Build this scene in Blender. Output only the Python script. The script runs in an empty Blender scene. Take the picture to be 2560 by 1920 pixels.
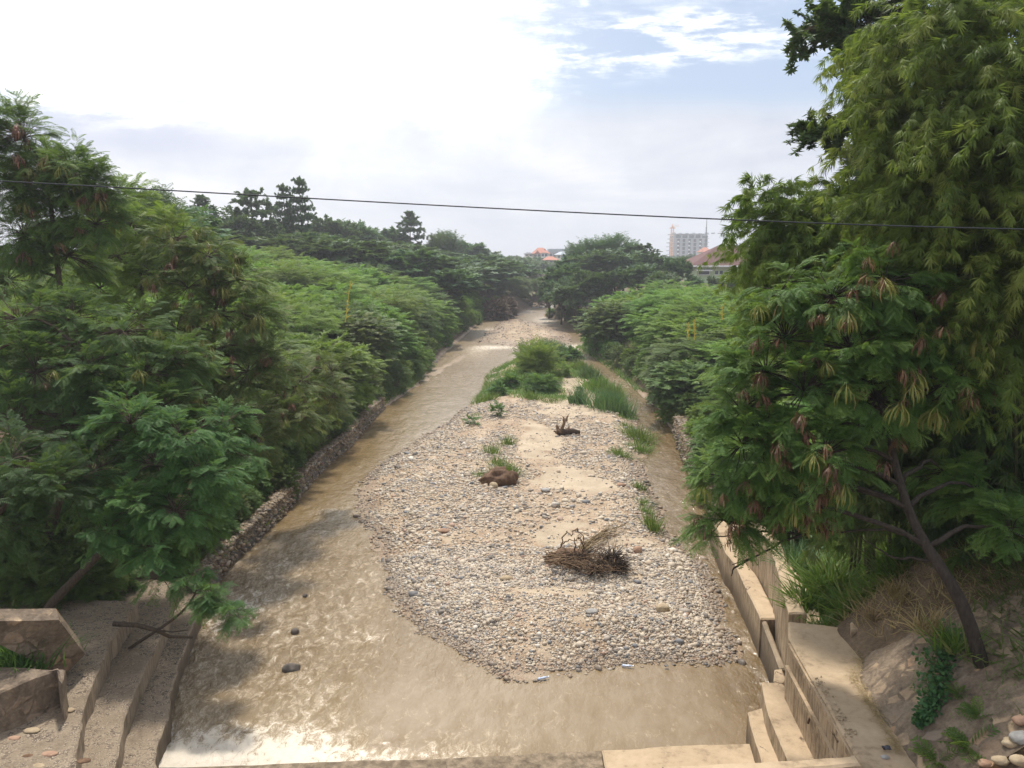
import bpy, bmesh, math, random
import numpy as np
from mathutils import Vector
R = math.radians
scene = bpy.context.scene
COL = scene.collection
# ------------------------------------------------------------------ camera
FS = 1933.0; PITCH = R(9.34); CAMZ = 9.0      # focal length measured on the 2560 px wide photograph
cam_d = bpy.data.cameras.new('camera'); cam = bpy.data.objects.new('camera', cam_d); COL.objects.link(cam)
cam.location = (0, 0, CAMZ); cam.rotation_euler = (R(90) - PITCH, 0, 0)
cam_d.sensor_width = 36; cam_d.lens = 36 * FS / 2560; cam_d.clip_start = 0.1; cam_d.clip_end = 6000
scene.camera = cam
# ------------------------------------------------------------------ light
SUN_EL, SUN_AZ = R(67), R(-12)                 # azimuth from +Y, negative = left of the view
sd = bpy.data.lights.new('sun', 'SUN'); sun = bpy.data.objects.new('sun', sd); COL.objects.link(sun)
sd.energy = 2.9; sd.angle = R(4.5); sd.color = (1.0, 0.95, 0.87)
sdir = Vector((math.sin(SUN_AZ) * math.cos(SUN_EL), math.cos(SUN_AZ) * math.cos(SUN_EL), math.sin(SUN_EL)))
sun.rotation_euler = sdir.to_track_quat('Z', 'Y').to_euler()
scene.view_settings.view_transform = 'Standard'; scene.view_settings.look = 'None'
scene.view_settings.exposure = 0.58; scene.view_settings.gamma = 1

class NT:
    """tiny node-tree helper"""
    def __init__(s, tree): s.t = tree; s.t.nodes.clear()
    def n(s, typ, ins=None, **kw):
        nd = s.t.nodes.new(typ)
        for k, v in kw.items(): setattr(nd, k, v)
        for k, v in (ins or {}).items():
            if hasattr(v, 'is_linked') or isinstance(v, bpy.types.NodeSocket): s.t.links.new(v, nd.inputs[k])
            else: nd.inputs[k].default_value = v
        return nd
    def m(s, op, a, b=0.0, c=0.0, clamp=False):
        nd = s.t.nodes.new('ShaderNodeMath'); nd.operation = op; nd.use_clamp = clamp
        for i, v in enumerate((a, b, c)):
            if isinstance(v, bpy.types.NodeSocket): s.t.links.new(v, nd.inputs[i])
            else: nd.inputs[i].default_value = v
        return nd.outputs[0]
    def sm(s, v, a, b):                       # smoothstep a..b (a may exceed b)
        nd = s.t.nodes.new('ShaderNodeMapRange'); nd.interpolation_type = 'SMOOTHSTEP'
        if a > b: f0, f1, t0, t1 = b, a, 1.0, 0.0
        else: f0, f1, t0, t1 = a, b, 0.0, 1.0
        s.t.links.new(v, nd.inputs[0])
        for i, x in zip((1, 2, 3, 4), (f0, f1, t0, t1)): nd.inputs[i].default_value = x
        return nd.outputs[0]
    def mix(s, f, a, b, bt='MIX'):
        nd = s.t.nodes.new('ShaderNodeMix'); nd.data_type = 'RGBA'; nd.blend_type = bt
        for i, v in zip((0, 6, 7), (f, a, b)):
            if isinstance(v, bpy.types.NodeSocket): s.t.links.new(v, nd.inputs[i])
            elif i == 0: nd.inputs[0].default_value = v
            else: nd.inputs[i].default_value = (*v, 1) if len(v) == 3 else v
        return nd.outputs[2]
    def noise(s, vec, scale, detail=4, rough=.55, dist=0):
        nd = s.n('ShaderNodeTexNoise', {'Scale': scale, 'Detail': detail, 'Roughness': rough, 'Distortion': dist})
        if vec is not None: s.t.links.new(vec, nd.inputs['Vector'])
        return nd.outputs['Fac']
    def ramp(s, f, stops, interp='LINEAR'):
        nd = s.t.nodes.new('ShaderNodeValToRGB'); cr = nd.color_ramp; cr.interpolation = interp
        while len(cr.elements) < len(stops): cr.elements.new(0.5)
        for e, (p, c) in zip(cr.elements, stops): e.position = p; e.color = (*c, 1)
        s.t.links.new(f, nd.inputs[0]); return nd.outputs[0]
    def link(s, a, b): s.t.links.new(a, b)

# ------------------------------------------------------------------ sky and clouds
w = bpy.data.worlds.new('World'); scene.world = w; w.use_nodes = True
t = NT(w.node_tree)
tc = t.n('ShaderNodeTexCoord').outputs['Generated']
sp = t.n('ShaderNodeSeparateXYZ', {0: tc}); dx, dy, dz = sp.outputs
yy = t.m('MAXIMUM', dy, 0.12)
X = t.m('DIVIDE', dx, yy); Z = t.m('DIVIDE', dz, yy)       # where a direction meets a far wall of sky
front = t.sm(dy, 0.05, 0.3)
P = t.n('ShaderNodeCombineXYZ', {0: X, 1: Z, 2: 0.0}).outputs[0]
Pst = t.n('ShaderNodeMapping', {'Vector': P, 'Rotation': (0, 0, R(-12)), 'Scale': (1.0, 4.0, 1)}).outputs[0]
Pst2 = t.n('ShaderNodeMapping', {'Vector': P, 'Rotation': (0, 0, R(6)), 'Scale': (1.0, 4.5, 1)}).outputs[0]
n1 = t.noise(Pst, 5.0, 9, .62); n2 = t.noise(P, 9.0, 8, .6, .3); n3 = t.noise(Pst2, 2.6, 7, .55, .4); n4 = t.noise(Pst, 14.0, 8, .65)
sky = t.n('ShaderNodeTexSky', sky_type='NISHITA', sun_disc=False, sun_elevation=SUN_EL, sun_rotation=SUN_AZ, air_density=1.0, dust_density=1.5, ozone_density=2.0)
blue = t.mix(1.0, sky.outputs[0], (0.10, 0.10, 0.10), 'MULTIPLY')
c = t.mix(0.6, blue, (0.40, 0.465, 0.58))
# low cloud bank: lavender grey, top edge about 11 degrees up
lowm = t.sm(t.m('ADD', Z, t.m('MULTIPLY', t.m('SUBTRACT', n3, .5), .07)), 0.205, 0.155)
lowc = t.ramp(t.m('ADD', n3, t.m('MULTIPLY', t.m('SUBTRACT', n2, .5), .35)), [(.34, (.46, .49, .57)), (.50, (.565, .585, .635)), (.66, (.72, .715, .745))])
c = t.mix(t.m('MULTIPLY', lowm, .96), c, lowc)
# wisps in the blue part
band = t.m('SUBTRACT', Z, t.m('ADD', t.m('MULTIPLY', X, .10), .243))
bandm = t.m('MULTIPLY', t.sm(t.m('ABSOLUTE', band), .055, .012), t.sm(X, .50, .22))
wm = t.m('MULTIPLY', bandm, t.sm(t.m('ADD', n1, t.m('MULTIPLY', n4, .4)), .68, .84))
top = t.m('MULTIPLY', t.sm(Z, .285, .33), t.sm(n1, .38, .62))
c = t.mix(t.m('MINIMUM', t.m('ADD', wm, t.m('MULTIPLY', top, .7)), 1.0), c, (1.0, 1.0, 1.0))
# great blown-out cloud at upper left
e1 = t.m('ADD', t.m('MULTIPLY', t.sm(X, -.70, -.25), -.02), .185)
zz = t.m('ADD', t.m('SUBTRACT', Z, e1), t.m('MULTIPLY', t.m('SUBTRACT', n2, .5), .06))
zz = t.m('ADD', zz, t.m('MULTIPLY', t.m('SUBTRACT', n1, .5), .14))
m1 = t.sm(zz, -.015, .055)
xx = t.m('ADD', t.m('ADD', X, t.m('MULTIPLY', t.m('SUBTRACT', n2, .5), .30)), t.m('MULTIPLY', t.m('SUBTRACT', n1, .5), .42))
m2 = t.sm(xx, .06, -.09)
m3 = t.sm(t.m('ADD', t.m('MULTIPLY', X, -1.0), t.m('MULTIPLY', t.m('SUBTRACT', n3, .5), 1.0)), .62, .42)
c = t.mix(t.m('MULTIPLY', t.m('MULTIPLY', m1, m2), t.m('ADD', t.m('MULTIPLY', m3, .75), .25)), c, (2.1, 2.07, 2.0))
# glow of the thin cloud below it and the grey-blue streaks at far left
gl = t.m('MULTIPLY', t.sm(Z, .02, .2), t.sm(t.m('ABSOLUTE', t.m('ADD', X, .22)), .42, .0))
c = t.mix(t.m('MULTIPLY', gl, t.m('MULTIPLY', n2, .95)), c, (.95, .94, .93))
st = t.m('MULTIPLY', t.m('MULTIPLY', t.sm(X, -.28, -.42), t.sm(t.m('ABSOLUTE', t.m('SUBTRACT', Z, t.m('ADD', .150, t.m('MULTIPLY', t.m('ADD', X, .45), -.06)))), .040, .006)), .6)
c = t.mix(st, c, (.46, .49, .62))
# overhead and behind: bright broken cloud
allc = t.mix(t.sm(t.noise(tc, 2.2, 6, .6), .42, .6), blue, (.95, .95, .98))
c = t.mix(front, allc, c)
bg = t.n('ShaderNodeBackground', {'Color': c, 'Strength': 1.0})
t.link(bg.outputs[0], t.n('ShaderNodeOutputWorld').inputs[0])

# ------------------------------------------------------------------ geometry helpers
rng = np.random.default_rng(7)
def ray(u, v):
    a = (u - 1280) / FS; b = (v - 960) / FS
    return np.array([a, math.cos(PITCH) - b * math.sin(PITCH), -math.sin(PITCH) - b * math.cos(PITCH)])
def atz(u, v, z=0.0):
    d = ray(u, v); k = (z - CAMZ) / d[2]; return np.array([d[0] * k, d[1] * k, z])
def aty(u, v, y):
    d = ray(u, v); k = y / d[1]; return np.array([d[0] * k, y, CAMZ + d[2] * k])
_perm = np.random.default_rng(3).random(65536)
def vnoise(x, y, seed=0):
    xi = np.floor(x).astype(np.int64); yi = np.floor(y).astype(np.int64); fx = x - xi; fy = y - yi
    fx = fx * fx * (3 - 2 * fx); fy = fy * fy * (3 - 2 * fy)
    h = lambda i, j: _perm[((i * 73856093) ^ (j * 19349663) ^ (seed * 83492791)) & 65535]
    return (h(xi, yi) * (1 - fx) + h(xi + 1, yi) * fx) * (1 - fy) + (h(xi, yi + 1) * (1 - fx) + h(xi + 1, yi + 1) * fx) * fy
def fbm(x, y, s=1.0, o=4, seed=0):
    r = 0; a = .5; tot = 0
    for k in range(o):
        r = r + a * vnoise(x * s + 17.3 * k, y * s + 9.1 * k, seed + k); tot += a; a *= .5; s *= 2.03
    return r / tot
def sstep(x, a, b):
    k = np.clip((x - a) / (b - a), 0, 1); return k * k * (3 - 2 * k)
def sdist(px, py, poly):
    """signed distance to polygon, positive inside"""
    px = np.asarray(px, float); py = np.asarray(py, float)
    d = np.full(px.shape, 1e9); ins = np.zeros(px.shape, bool); n = len(poly)
    for i in range(n):
        ax, ay = poly[i][:2]; bx, by = poly[(i + 1) % n][:2]
        ex, ey = bx - ax, by - ay
        tt = np.clip(((px - ax) * ex + (py - ay) * ey) / (ex * ex + ey * ey + 1e-12), 0, 1)
        d = np.minimum(d, np.hypot(px - ax - tt * ex, py - ay - tt * ey))
        cnd = (ay > py) != (by > py)
        with np.errstate(divide='ignore', invalid='ignore'):
            xi = ax + (py - ay) / (by - ay + 1e-12) * ex
        ins ^= cnd & (px < xi)
    return np.where(ins, d, -d)
def tag(o, label=None, cat=None, group=None, kind=None):
    if label: o['label'] = label
    if cat: o['category'] = cat
    if group: o['group'] = group
    if kind: o['kind'] = kind
    return o
def thing(name, loc, label, cat, group=None):
    o = bpy.data.objects.new(name, None); COL.objects.link(o); o.location = loc; o.empty_display_size = .2
    return tag(o, label, cat, group)
def meshobj(name, V, F, mat, parent=None, smooth=False, attrs=None):
    V = np.asarray(V, np.float32).reshape(-1, 3); me = bpy.data.meshes.new(name)
    if parent is not None: V = V - np.array(parent.location, np.float32)
    if isinstance(F, np.ndarray):
        nf, k = F.shape; me.vertices.add(len(V)); me.vertices.foreach_set('co', V.ravel())
        me.loops.add(nf * k); me.loops.foreach_set('vertex_index', F.astype(np.int32).ravel())
        me.polygons.add(nf); me.polygons.foreach_set('loop_start', np.arange(0, nf * k, k, dtype=np.int32))
        me.update(calc_edges=True)
    else: me.from_pydata(V.tolist(), [], [tuple(f) for f in F]); me.update()
    for nm, a in (attrs or {}).items():
        at = me.attributes.new(nm, 'FLOAT', 'POINT'); at.data.foreach_set('value', np.asarray(a, np.float32).ravel())
    me.polygons.foreach_set('use_smooth', np.full(len(me.polygons), smooth))
    if mat: me.materials.append(mat)
    o = bpy.data.objects.new(name, me); COL.objects.link(o)
    if parent is not None: o.parent = parent
    return o
class MB:
    """collects verts and faces of one mesh"""
    def __init__(s): s.V = []; s.F = []; s.n = 0
    def add(s, V, F):
        V = np.asarray(V, float); s.V.append(V); s.F += [tuple(int(i) + s.n for i in f) for f in F]; s.n += len(V)
    def tube(s, pts, r0, r1=None, sides=6, wob=0):
        pts = np.asarray(pts, float); r1 = r0 if r1 is None else r1; n = len(pts)
        rr = np.linspace(r0, r1, n); tg = np.gradient(pts, axis=0); tg /= np.linalg.norm(tg, axis=1)[:, None] + 1e-9
        up = np.array([.3, .9, .31]); a = np.cross(tg, up); a /= np.linalg.norm(a, axis=1)[:, None] + 1e-9; b = np.cross(tg, a)
        th = np.linspace(0, 2 * np.pi, sides, endpoint=False)
        V = pts[:, None] + rr[:, None, None] * (np.cos(th)[None, :, None] * a[:, None] + np.sin(th)[None, :, None] * b[:, None])
        if wob: V += rng.normal(0, wob, V.shape) * rr[:, None, None]
        F = [(i * sides + j, i * sides + (j + 1) % sides, (i + 1) * sides + (j + 1) % sides, (i + 1) * sides + j) for i in range(n - 1) for j in range(sides)]
        F += [tuple(range(sides))[::-1], tuple((n - 1) * sides + j for j in range(sides))]
        s.add(V.reshape(-1, 3), F)
    def box(s, x0, x1, y0, y1, z0, z1, rz=0, o=(0, 0)):
        V = np.array([(x, y, z) for z in (z0, z1) for x, y in ((x0, y0), (x1, y0), (x1, y1), (x0, y1))], float)
        if rz: c_, s_ = math.cos(rz), math.sin(rz); V[:, :2] = (V[:, :2] - o) @ np.array([[c_, s_], [-s_, c_]]) + o
        s.add(V, [(3, 2, 1, 0), (4, 5, 6, 7), (0, 1, 5, 4), (1, 2, 6, 5), (2, 3, 7, 6), (3, 0, 4, 7)])
    def prism(s, poly, z0, z1):
        n = len(poly); zt = z1 if hasattr(z1, '__len__') else [z1] * n
        V = [(p[0], p[1], z0) for p in poly] + [(p[0], p[1], z) for p, z in zip(poly, zt)]
        s.add(V, [tuple(range(n))[::-1], tuple(range(n, 2 * n))] + [(i, (i + 1) % n, n + (i + 1) % n, n + i) for i in range(n)])
    def build(s, name, mat, parent=None, smooth=False):
        return meshobj(name, np.vstack(s.V), s.F, mat, parent, smooth)
def norm(v): return v / (np.linalg.norm(v, axis=-1, keepdims=True) + 1e-9)
def frames(f, up):
    f = norm(f); s_ = norm(np.cross(up, f)); u = np.cross(f, s_); return np.stack([f, s_, u], axis=-1)   # columns: forward, side, up
def scatter(tpl, pos, M, sc, tint=None, jit=.15):
    """copies a template (V, F[, shade]) to every position"""
    TV, TF = tpl; n = len(pos); k = len(TV)
    V = np.einsum('nij,kj->nki', M, TV) * np.asarray(sc).reshape(-1, 1, 1) + pos[:, None]
    F = (TF[None] + (np.arange(n) * k)[:, None, None]).reshape(-1, TF.shape[1])
    if tint is None: tint = rng.random(n)
    T = np.repeat(np.clip(tint + rng.normal(0, jit, n), 0, 1), k)
    return V.reshape(-1, 3), F, T
def join(parts):
    Vs, Fs, Ts = [], [], []; o = 0
    for V, F, T in parts: Vs.append(V); Fs.append(F + o); Ts.append(T); o += len(V)
    return np.vstack(Vs), np.vstack(Fs), np.concatenate(Ts)
# ------------------------------------------------------------------ leaf templates
def leaf_quad(b, d, L, wd, drop=0.0, nrm=(0, 0, 1)):
    b = np.array(b, float); d = norm(np.array(d, float)); s_ = norm(np.cross(nrm, d))
    m_ = b + d * L * .5 + s_ * 0
    return np.array([b, m_ + s_ * wd / 2 - np.array([0, 0, drop * .35]), b + d * L - np.array([0, 0, drop]), m_ - s_ * wd / 2 - np.array([0, 0, drop * .35])])
def tpl_join(q): return np.vstack(q), np.arange(4 * len(q)).reshape(-1, 4)
def tpl_frond(pairs=7, wd=.085, plen=.42, droop=.28):
    q = []
    for i in range(pairs):
        x = .16 + .84 * i / (pairs - 1); z = -droop * x * x; l = plen * (1 - .55 * abs(x - .5) * 1.4)
        for s_ in (-1, 1):
            q.append(leaf_quad((x, 0, z), (.62, s_, -.18), l, wd, .07))
    q.append(leaf_quad((.95, 0, -droop * .9), (1, 0, -.5), plen * .6, wd, .03))
    q.append(leaf_quad((0, 0, 0), (1, 0, -droop), 1.0, .02))
    return tpl_join(q)
def tpl_spray(n=6, wd=.30, L=.55, seed=1):
    r = np.random.default_rng(seed); q = []
    for i in range(n):
        x = .08 + .75 * i / n; s_ = (-1) ** i
        q.append(leaf_quad((x, 0, -.15 * x * x), (.6 + r.random() * .5, s_ * (.5 + .5 * r.random()), r.uniform(-.5, .25)), L * r.uniform(.7, 1.1), wd, .08))
    return tpl_join(q)
def tpl_bamboo(n=8, seed=2):
    r = np.random.default_rng(seed); q = []
    for i in range(n):
        a = (i / (n - 1) - .5) * 1.35 + r.uniform(-.15, .15); L = r.uniform(.75, 1.1)
        d = norm(np.array([math.cos(a), math.sin(a), r.uniform(-.55, .05)])); s_ = norm(np.cross(d, (r.uniform(-.6, .6), r.uniform(-.6, .6), 1))); b = np.array([.12 * i / n, 0, 0])
        m_ = b + d * L * .4; e = b + d * L - np.array([0, 0, .22 * L]); wd = .095
        q.append(np.array([b, m_ + s_ * wd / 2, e, m_ - s_ * wd / 2]))
    return tpl_join(q)
def tpl_palmate(n=9, seed=5):
    r = np.random.default_rng(seed); q = []
    for i in range(n):
        a = i * 2.4; d = (math.cos(a), math.sin(a), r.uniform(-.3, .5))
        q.append(leaf_quad((0, 0, 0), d, r.uniform(.6, 1), .32, .12))
    return tpl_join(q)
T_FROND = tpl_frond(); T_FROND_S = tpl_frond(5, .11, .45, .3); T_SPRAY = tpl_spray(); T_SPRAY2 = tpl_spray(7, .22, .5, 4); T_BAM = [tpl_bamboo(8, 2), tpl_bamboo(7, 3), tpl_bamboo(9, 4)]; T_PALM = tpl_palmate()
def sprigs(c, r, n, L, droop, nodes, side=.9, inner=.45, upbias=.25, gap=0.0, low=-.9, spread=.5, clus=0):
    """leafy twigs that leave an ellipsoid's inside and pass through its shell; returns pos, forward, tint, twig starts/ends"""
    c = np.array(c, float); r = np.array(r, float)
    d = norm(rng.normal(size=(int(n * 1.6) + 4, 3)))
    if clus: cd = norm(rng.normal(size=(clus, 3)) + [0, 0, .15]); d = norm(cd[rng.integers(0, clus, len(d))] + rng.normal(0, .27, d.shape))
    d = d[d[:, 2] > low][:n]; n = len(d)
    rad = rng.uniform(inner, .92, n) ** .8
    st = c + d * r * rad[:, None]
    dirv = norm(d * np.array([1, 1, .7]) + np.array([0, 0, upbias]) + rng.normal(0, spread * .6, (n, 3)))
    Ls = L * rng.uniform(.6, 1.25, n)
    pos, fw, tn = [], [], []; ct = rng.random(n) * .7 + .15
    for k in range(nodes):
        q = (k + .6) / nodes
        p = st + dirv * (Ls * q)[:, None]; p[:, 2] -= droop * Ls * q * q
        tg = dirv.copy(); tg[:, 2] -= 2 * droop * q; tg = norm(tg)
        sd_ = norm(np.cross(tg, (0, 0, 1.0))) * (1 if k % 2 else -1)
        for s_ in (1, -1) if side > 0 else (0,):
            f = norm(tg + sd_ * s_ * side * rng.uniform(.5, 1.1, n)[:, None] + rng.normal(0, .15, (n, 3)))
            pos.append(p + rng.normal(0, .02, (n, 3)) * L); fw.append(f); tn.append(ct + .25 * q - .1)
    en = st + dirv * Ls[:, None]; en[:, 2] -= droop * Ls
    return np.vstack(pos), np.vstack(fw), np.concatenate(tn), st, en
def leaves(pos, fw, tn, tpl, size, upj=.35):
    n = len(pos); up = norm(np.array([0, 0, 1.0]) + rng.normal(0, upj, (n, 3)))
    return scatter(tpl, pos, frames(fw, up), size * rng.uniform(.75, 1.2, n), tn, .1)
# ------------------------------------------------------------------ materials
def mat(name):
    m_ = bpy.data.materials.new(name); m_.use_nodes = True; t = NT(m_.node_tree)
    return m_, t
def finish(t, color, rough=.8, bump=None, bstr=.4, bdist=.02, spec=.3, metal=0.0, extra=None):
    p = t.n('ShaderNodeBsdfPrincipled', {'Base Color': color if isinstance(color, bpy.types.NodeSocket) else (*color, 1), 'Roughness': rough, 'Metallic': metal, 'Specular IOR Level': spec})
    if bump is not None:
        b = t.n('ShaderNodeBump', {'Height': bump, 'Strength': bstr, 'Distance': bdist}); t.link(b.outputs[0], p.inputs['Normal'])
    sh = p.outputs[0]
    if extra: sh = extra(sh)
    t.link(sh, t.n('ShaderNodeOutputMaterial').inputs[0]); return p
def attr(t, nm): return t.n('ShaderNodeAttribute', attribute_name=nm).outputs['Fac']
def leafmat(name, c0, c1, c2=None, trans=.32, rough=.5, hue=.0):
    """leaf tint runs c0 (young / old sprays) to c1; each plant varies a little"""
    m_, t = mat(name); tint = attr(t, 'tint')
    col = t.ramp(tint, [(0, c0), (1, c1)] if c2 is None else [(0, c0), (.72, c1), (1, c2)])
    rnd = t.n('ShaderNodeObjectInfo').outputs['Random']
    col = t.n('ShaderNodeHueSaturation', {'Color': col, 'Hue': t.m('ADD', .485, t.m('MULTIPLY', rnd, .03 + hue)), 'Value': t.m('ADD', .85, t.m('MULTIPLY', rnd, .3))}).outputs[0]
    def ex(sh):
        tr = t.n('ShaderNodeBsdfTranslucent', {'Color': t.mix(.35, col, (.30, .42, .04))})
        return t.n('ShaderNodeMixShader', {0: trans, 1: sh, 2: tr.outputs[0]}).outputs[0]
    finish(t, col, rough, spec=.25, extra=ex); return m_
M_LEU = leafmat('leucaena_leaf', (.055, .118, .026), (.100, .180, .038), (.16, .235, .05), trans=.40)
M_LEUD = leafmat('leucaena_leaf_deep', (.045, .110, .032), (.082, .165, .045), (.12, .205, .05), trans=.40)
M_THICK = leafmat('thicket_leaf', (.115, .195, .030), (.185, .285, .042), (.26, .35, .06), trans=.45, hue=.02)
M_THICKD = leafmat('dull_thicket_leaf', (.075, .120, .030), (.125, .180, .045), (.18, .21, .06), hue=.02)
M_BROAD = leafmat('broad_leaf', (.035, .085, .030), (.065, .130, .042), (.095, .16, .05), trans=.28, hue=.02)
M_FAR = leafmat('far_leaf', (.045, .095, .036), (.080, .140, .05), trans=.3, hue=.03)
M_BAM = leafmat('bamboo_leaf', (.085, .150, .028), (.17, .245, .042), (.28, .34, .08), trans=.48)
M_BAMB = leafmat('bamboo_leaf_shaded', (.035, .080, .022), (.07, .125, .03), (.11, .15, .04), trans=.3)  # darker copy of the bamboo leaf, the thicket's shade put into its colour
M_GRASS = leafmat('grass_blade', (.06, .13, .02), (.12, .21, .035), (.24, .24, .09), trans=.35)
M_REED = leafmat('reed_blade', (.05, .12, .045), (.09, .17, .07), (.16, .2, .10), trans=.3)
M_STRAW = leafmat('dry_grass', (.22, .15, .07), (.38, .28, .15), trans=.2)
M_PODB = leafmat('ripe_pod', (.075, .035, .022), (.17, .085, .05), (.30, .15, .08), trans=.1)
M_PODG = leafmat('green_pod', (.15, .17, .03), (.24, .22, .06), (.30, .20, .09), trans=.25)
def barkmat(name, a, b):
    m_, t = mat(name); co = t.n('ShaderNodeTexCoord').outputs['Object']
    n_ = t.noise(t.n('ShaderNodeMapping', {'Vector': co, 'Scale': (9, 9, 2)}).outputs[0], 3, 6, .65)
    finish(t, t.ramp(n_, [(.3, a), (.7, b)]), .9, n_, .7, .03); return m_
M_BARK = barkmat('bark', (.045, .032, .022), (.13, .095, .065))
M_BARKD = barkmat('dark_bark', (.020, .016, .012), (.065, .050, .038))
M_DRIFT = barkmat('driftwood', (.09, .055, .032), (.30, .20, .12))
M_DRIFTD = barkmat('dark_driftwood', (.03, .020, .014), (.10, .065, .042))
M_CULM = barkmat('bamboo_culm', (.05, .055, .02), (.12, .11, .045))

# ground: sand, gravel, soil and turf by mesh attribute
M_GROUND, t = mat('ground')
co = t.n('ShaderNodeTexCoord').outputs['Object']
sand, grs, wet, soil = (attr(t, k) for k in ('sand', 'grass', 'wet', 'soil'))
nA = t.noise(co, 1.3, 8, .6); nB = t.noise(co, 14, 6, .7); nC = t.noise(co, 90, 3, .6); nD = t.noise(co, .12, 4, .6)
vo = t.n('ShaderNodeTexVoronoi', {'Vector': co, 'Scale': 26.0, 'Randomness': 1.0}); vo2 = t.n('ShaderNodeTexVoronoi', {'Vector': co, 'Scale': 55.0})
def stonecol(t, f): return t.ramp(f, [(0, (.20, .175, .15)), (.10, (.47, .38, .28)), (.30, (.37, .32, .265)), (.46, (.55, .47, .36)), (.64, (.20, .20, .205)), (.73, (.49, .41, .315)), (.91, (.40, .27, .20)), (.94, (.60, .55, .47))], 'CONSTANT')
s1 = t.n('ShaderNodeSeparateColor', {0: vo.outputs['Color']}).outputs[0]; s2 = t.n('ShaderNodeSeparateColor', {0: vo2.outputs['Color']}).outputs[1]
grav = t.mix(1.0, t.mix(.45, stonecol(t, s1), stonecol(t, s2)), t.ramp(nA, [(.35, (.70, .58, .47)), (.65, (1.0, .92, .82))]), 'MULTIPLY')
sandc = t.ramp(nA, [(.3, (.335, .26, .18)), (.5, (.42, .335, .235)), (.72, (.50, .405, .29))])
sandc = t.mix(t.m('MULTIPLY', t.sm(nB, .55, .75), .4), sandc, (.36, .26, .17))
c = t.mix(t.sm(t.m('ADD', sand, t.m('MULTIPLY', t.m('SUBTRACT', nB, .5), .5)), .40, .60), grav, sandc)
c = t.mix(t.sm(t.m('ADD', grs, t.m('MULTIPLY', t.m('SUBTRACT', nB, .5), .9)), .42, .62), c, t.ramp(nB, [(.3, (.06, .10, .022)), (.7, (.13, .18, .045))]))
c = t.mix(soil, c, t.ramp(t.m('ADD', t.m('MULTIPLY', nB, .5), t.m('MULTIPLY', nA, .5)), [(.35, (.06, .042, .026)), (.5, (.13, .09, .055)), (.68, (.24, .17, .11))]))
c = t.mix(t.m('MULTIPLY', wet, .55), c, t.mix(1.0, c, (.50, .42, .36), 'MULTIPLY'))
bh = t.m('ADD', t.m('MULTIPLY', vo.outputs['Distance'], -.6), t.m('ADD', t.m('MULTIPLY', nB, .8), t.m('MULTIPLY', nC, .3)))
finish(t, c, t.m('SUBTRACT', .9, t.m('MULTIPLY', wet, .45)), bh, .7, .03)

M_STONE, t = mat('river_stone')
geo = t.n('ShaderNodeNewGeometry').outputs['Random Per Island']; co = t.n('ShaderNodeTexCoord').outputs['Object']
wn = t.n('ShaderNodeTexWhiteNoise', {'W': geo}, noise_dimensions='1D').outputs['Value']
c = t.mix(t.m('MULTIPLY', t.m('SUBTRACT', wn, .5), .5, clamp=True), stonecol(t, geo), (.50, .44, .36))
c = t.mix(t.sm(t.noise(co, 30, 4, .6), .5, .75), c, t.mix(.4, c, (.40, .33, .25)))
wt = attr(t, 'tint')
c = t.mix(wt, c, t.mix(1.0, c, (.42, .36, .31), 'MULTIPLY'))
finish(t, c, t.m('SUBTRACT', .8, t.m('MULTIPLY', wt, .5)), t.noise(co, 60, 3), .25, .01)

def stonemat(name, a, b, c3):
    m_, t = mat(name); co = t.n('ShaderNodeTexCoord').outputs['Object']
    finish(t, t.ramp(t.noise(co, 8, 6, .6), [(.3, a), (.55, b), (.75, c3)]), .85, t.noise(co, 30, 5), .5, .02); return m_
M_ROCKY = stonemat('buff_rock', (.30, .225, .14), (.40, .31, .20), (.45, .37, .26))
M_ROCKG = stonemat('grey_rock', (.24, .23, .215), (.33, .315, .29), (.42, .40, .36))
M_ROCKR = stonemat('rusty_rock', (.26, .155, .10), (.36, .225, .15), (.42, .30, .21))
M_ROCKD = stonemat('dark_rock', (.07, .06, .05), (.12, .10, .085), (.2, .17, .14))
M_CLAY = stonemat('brown_earth', (.075, .042, .024), (.14, .08, .045), (.22, .135, .08))

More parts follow.
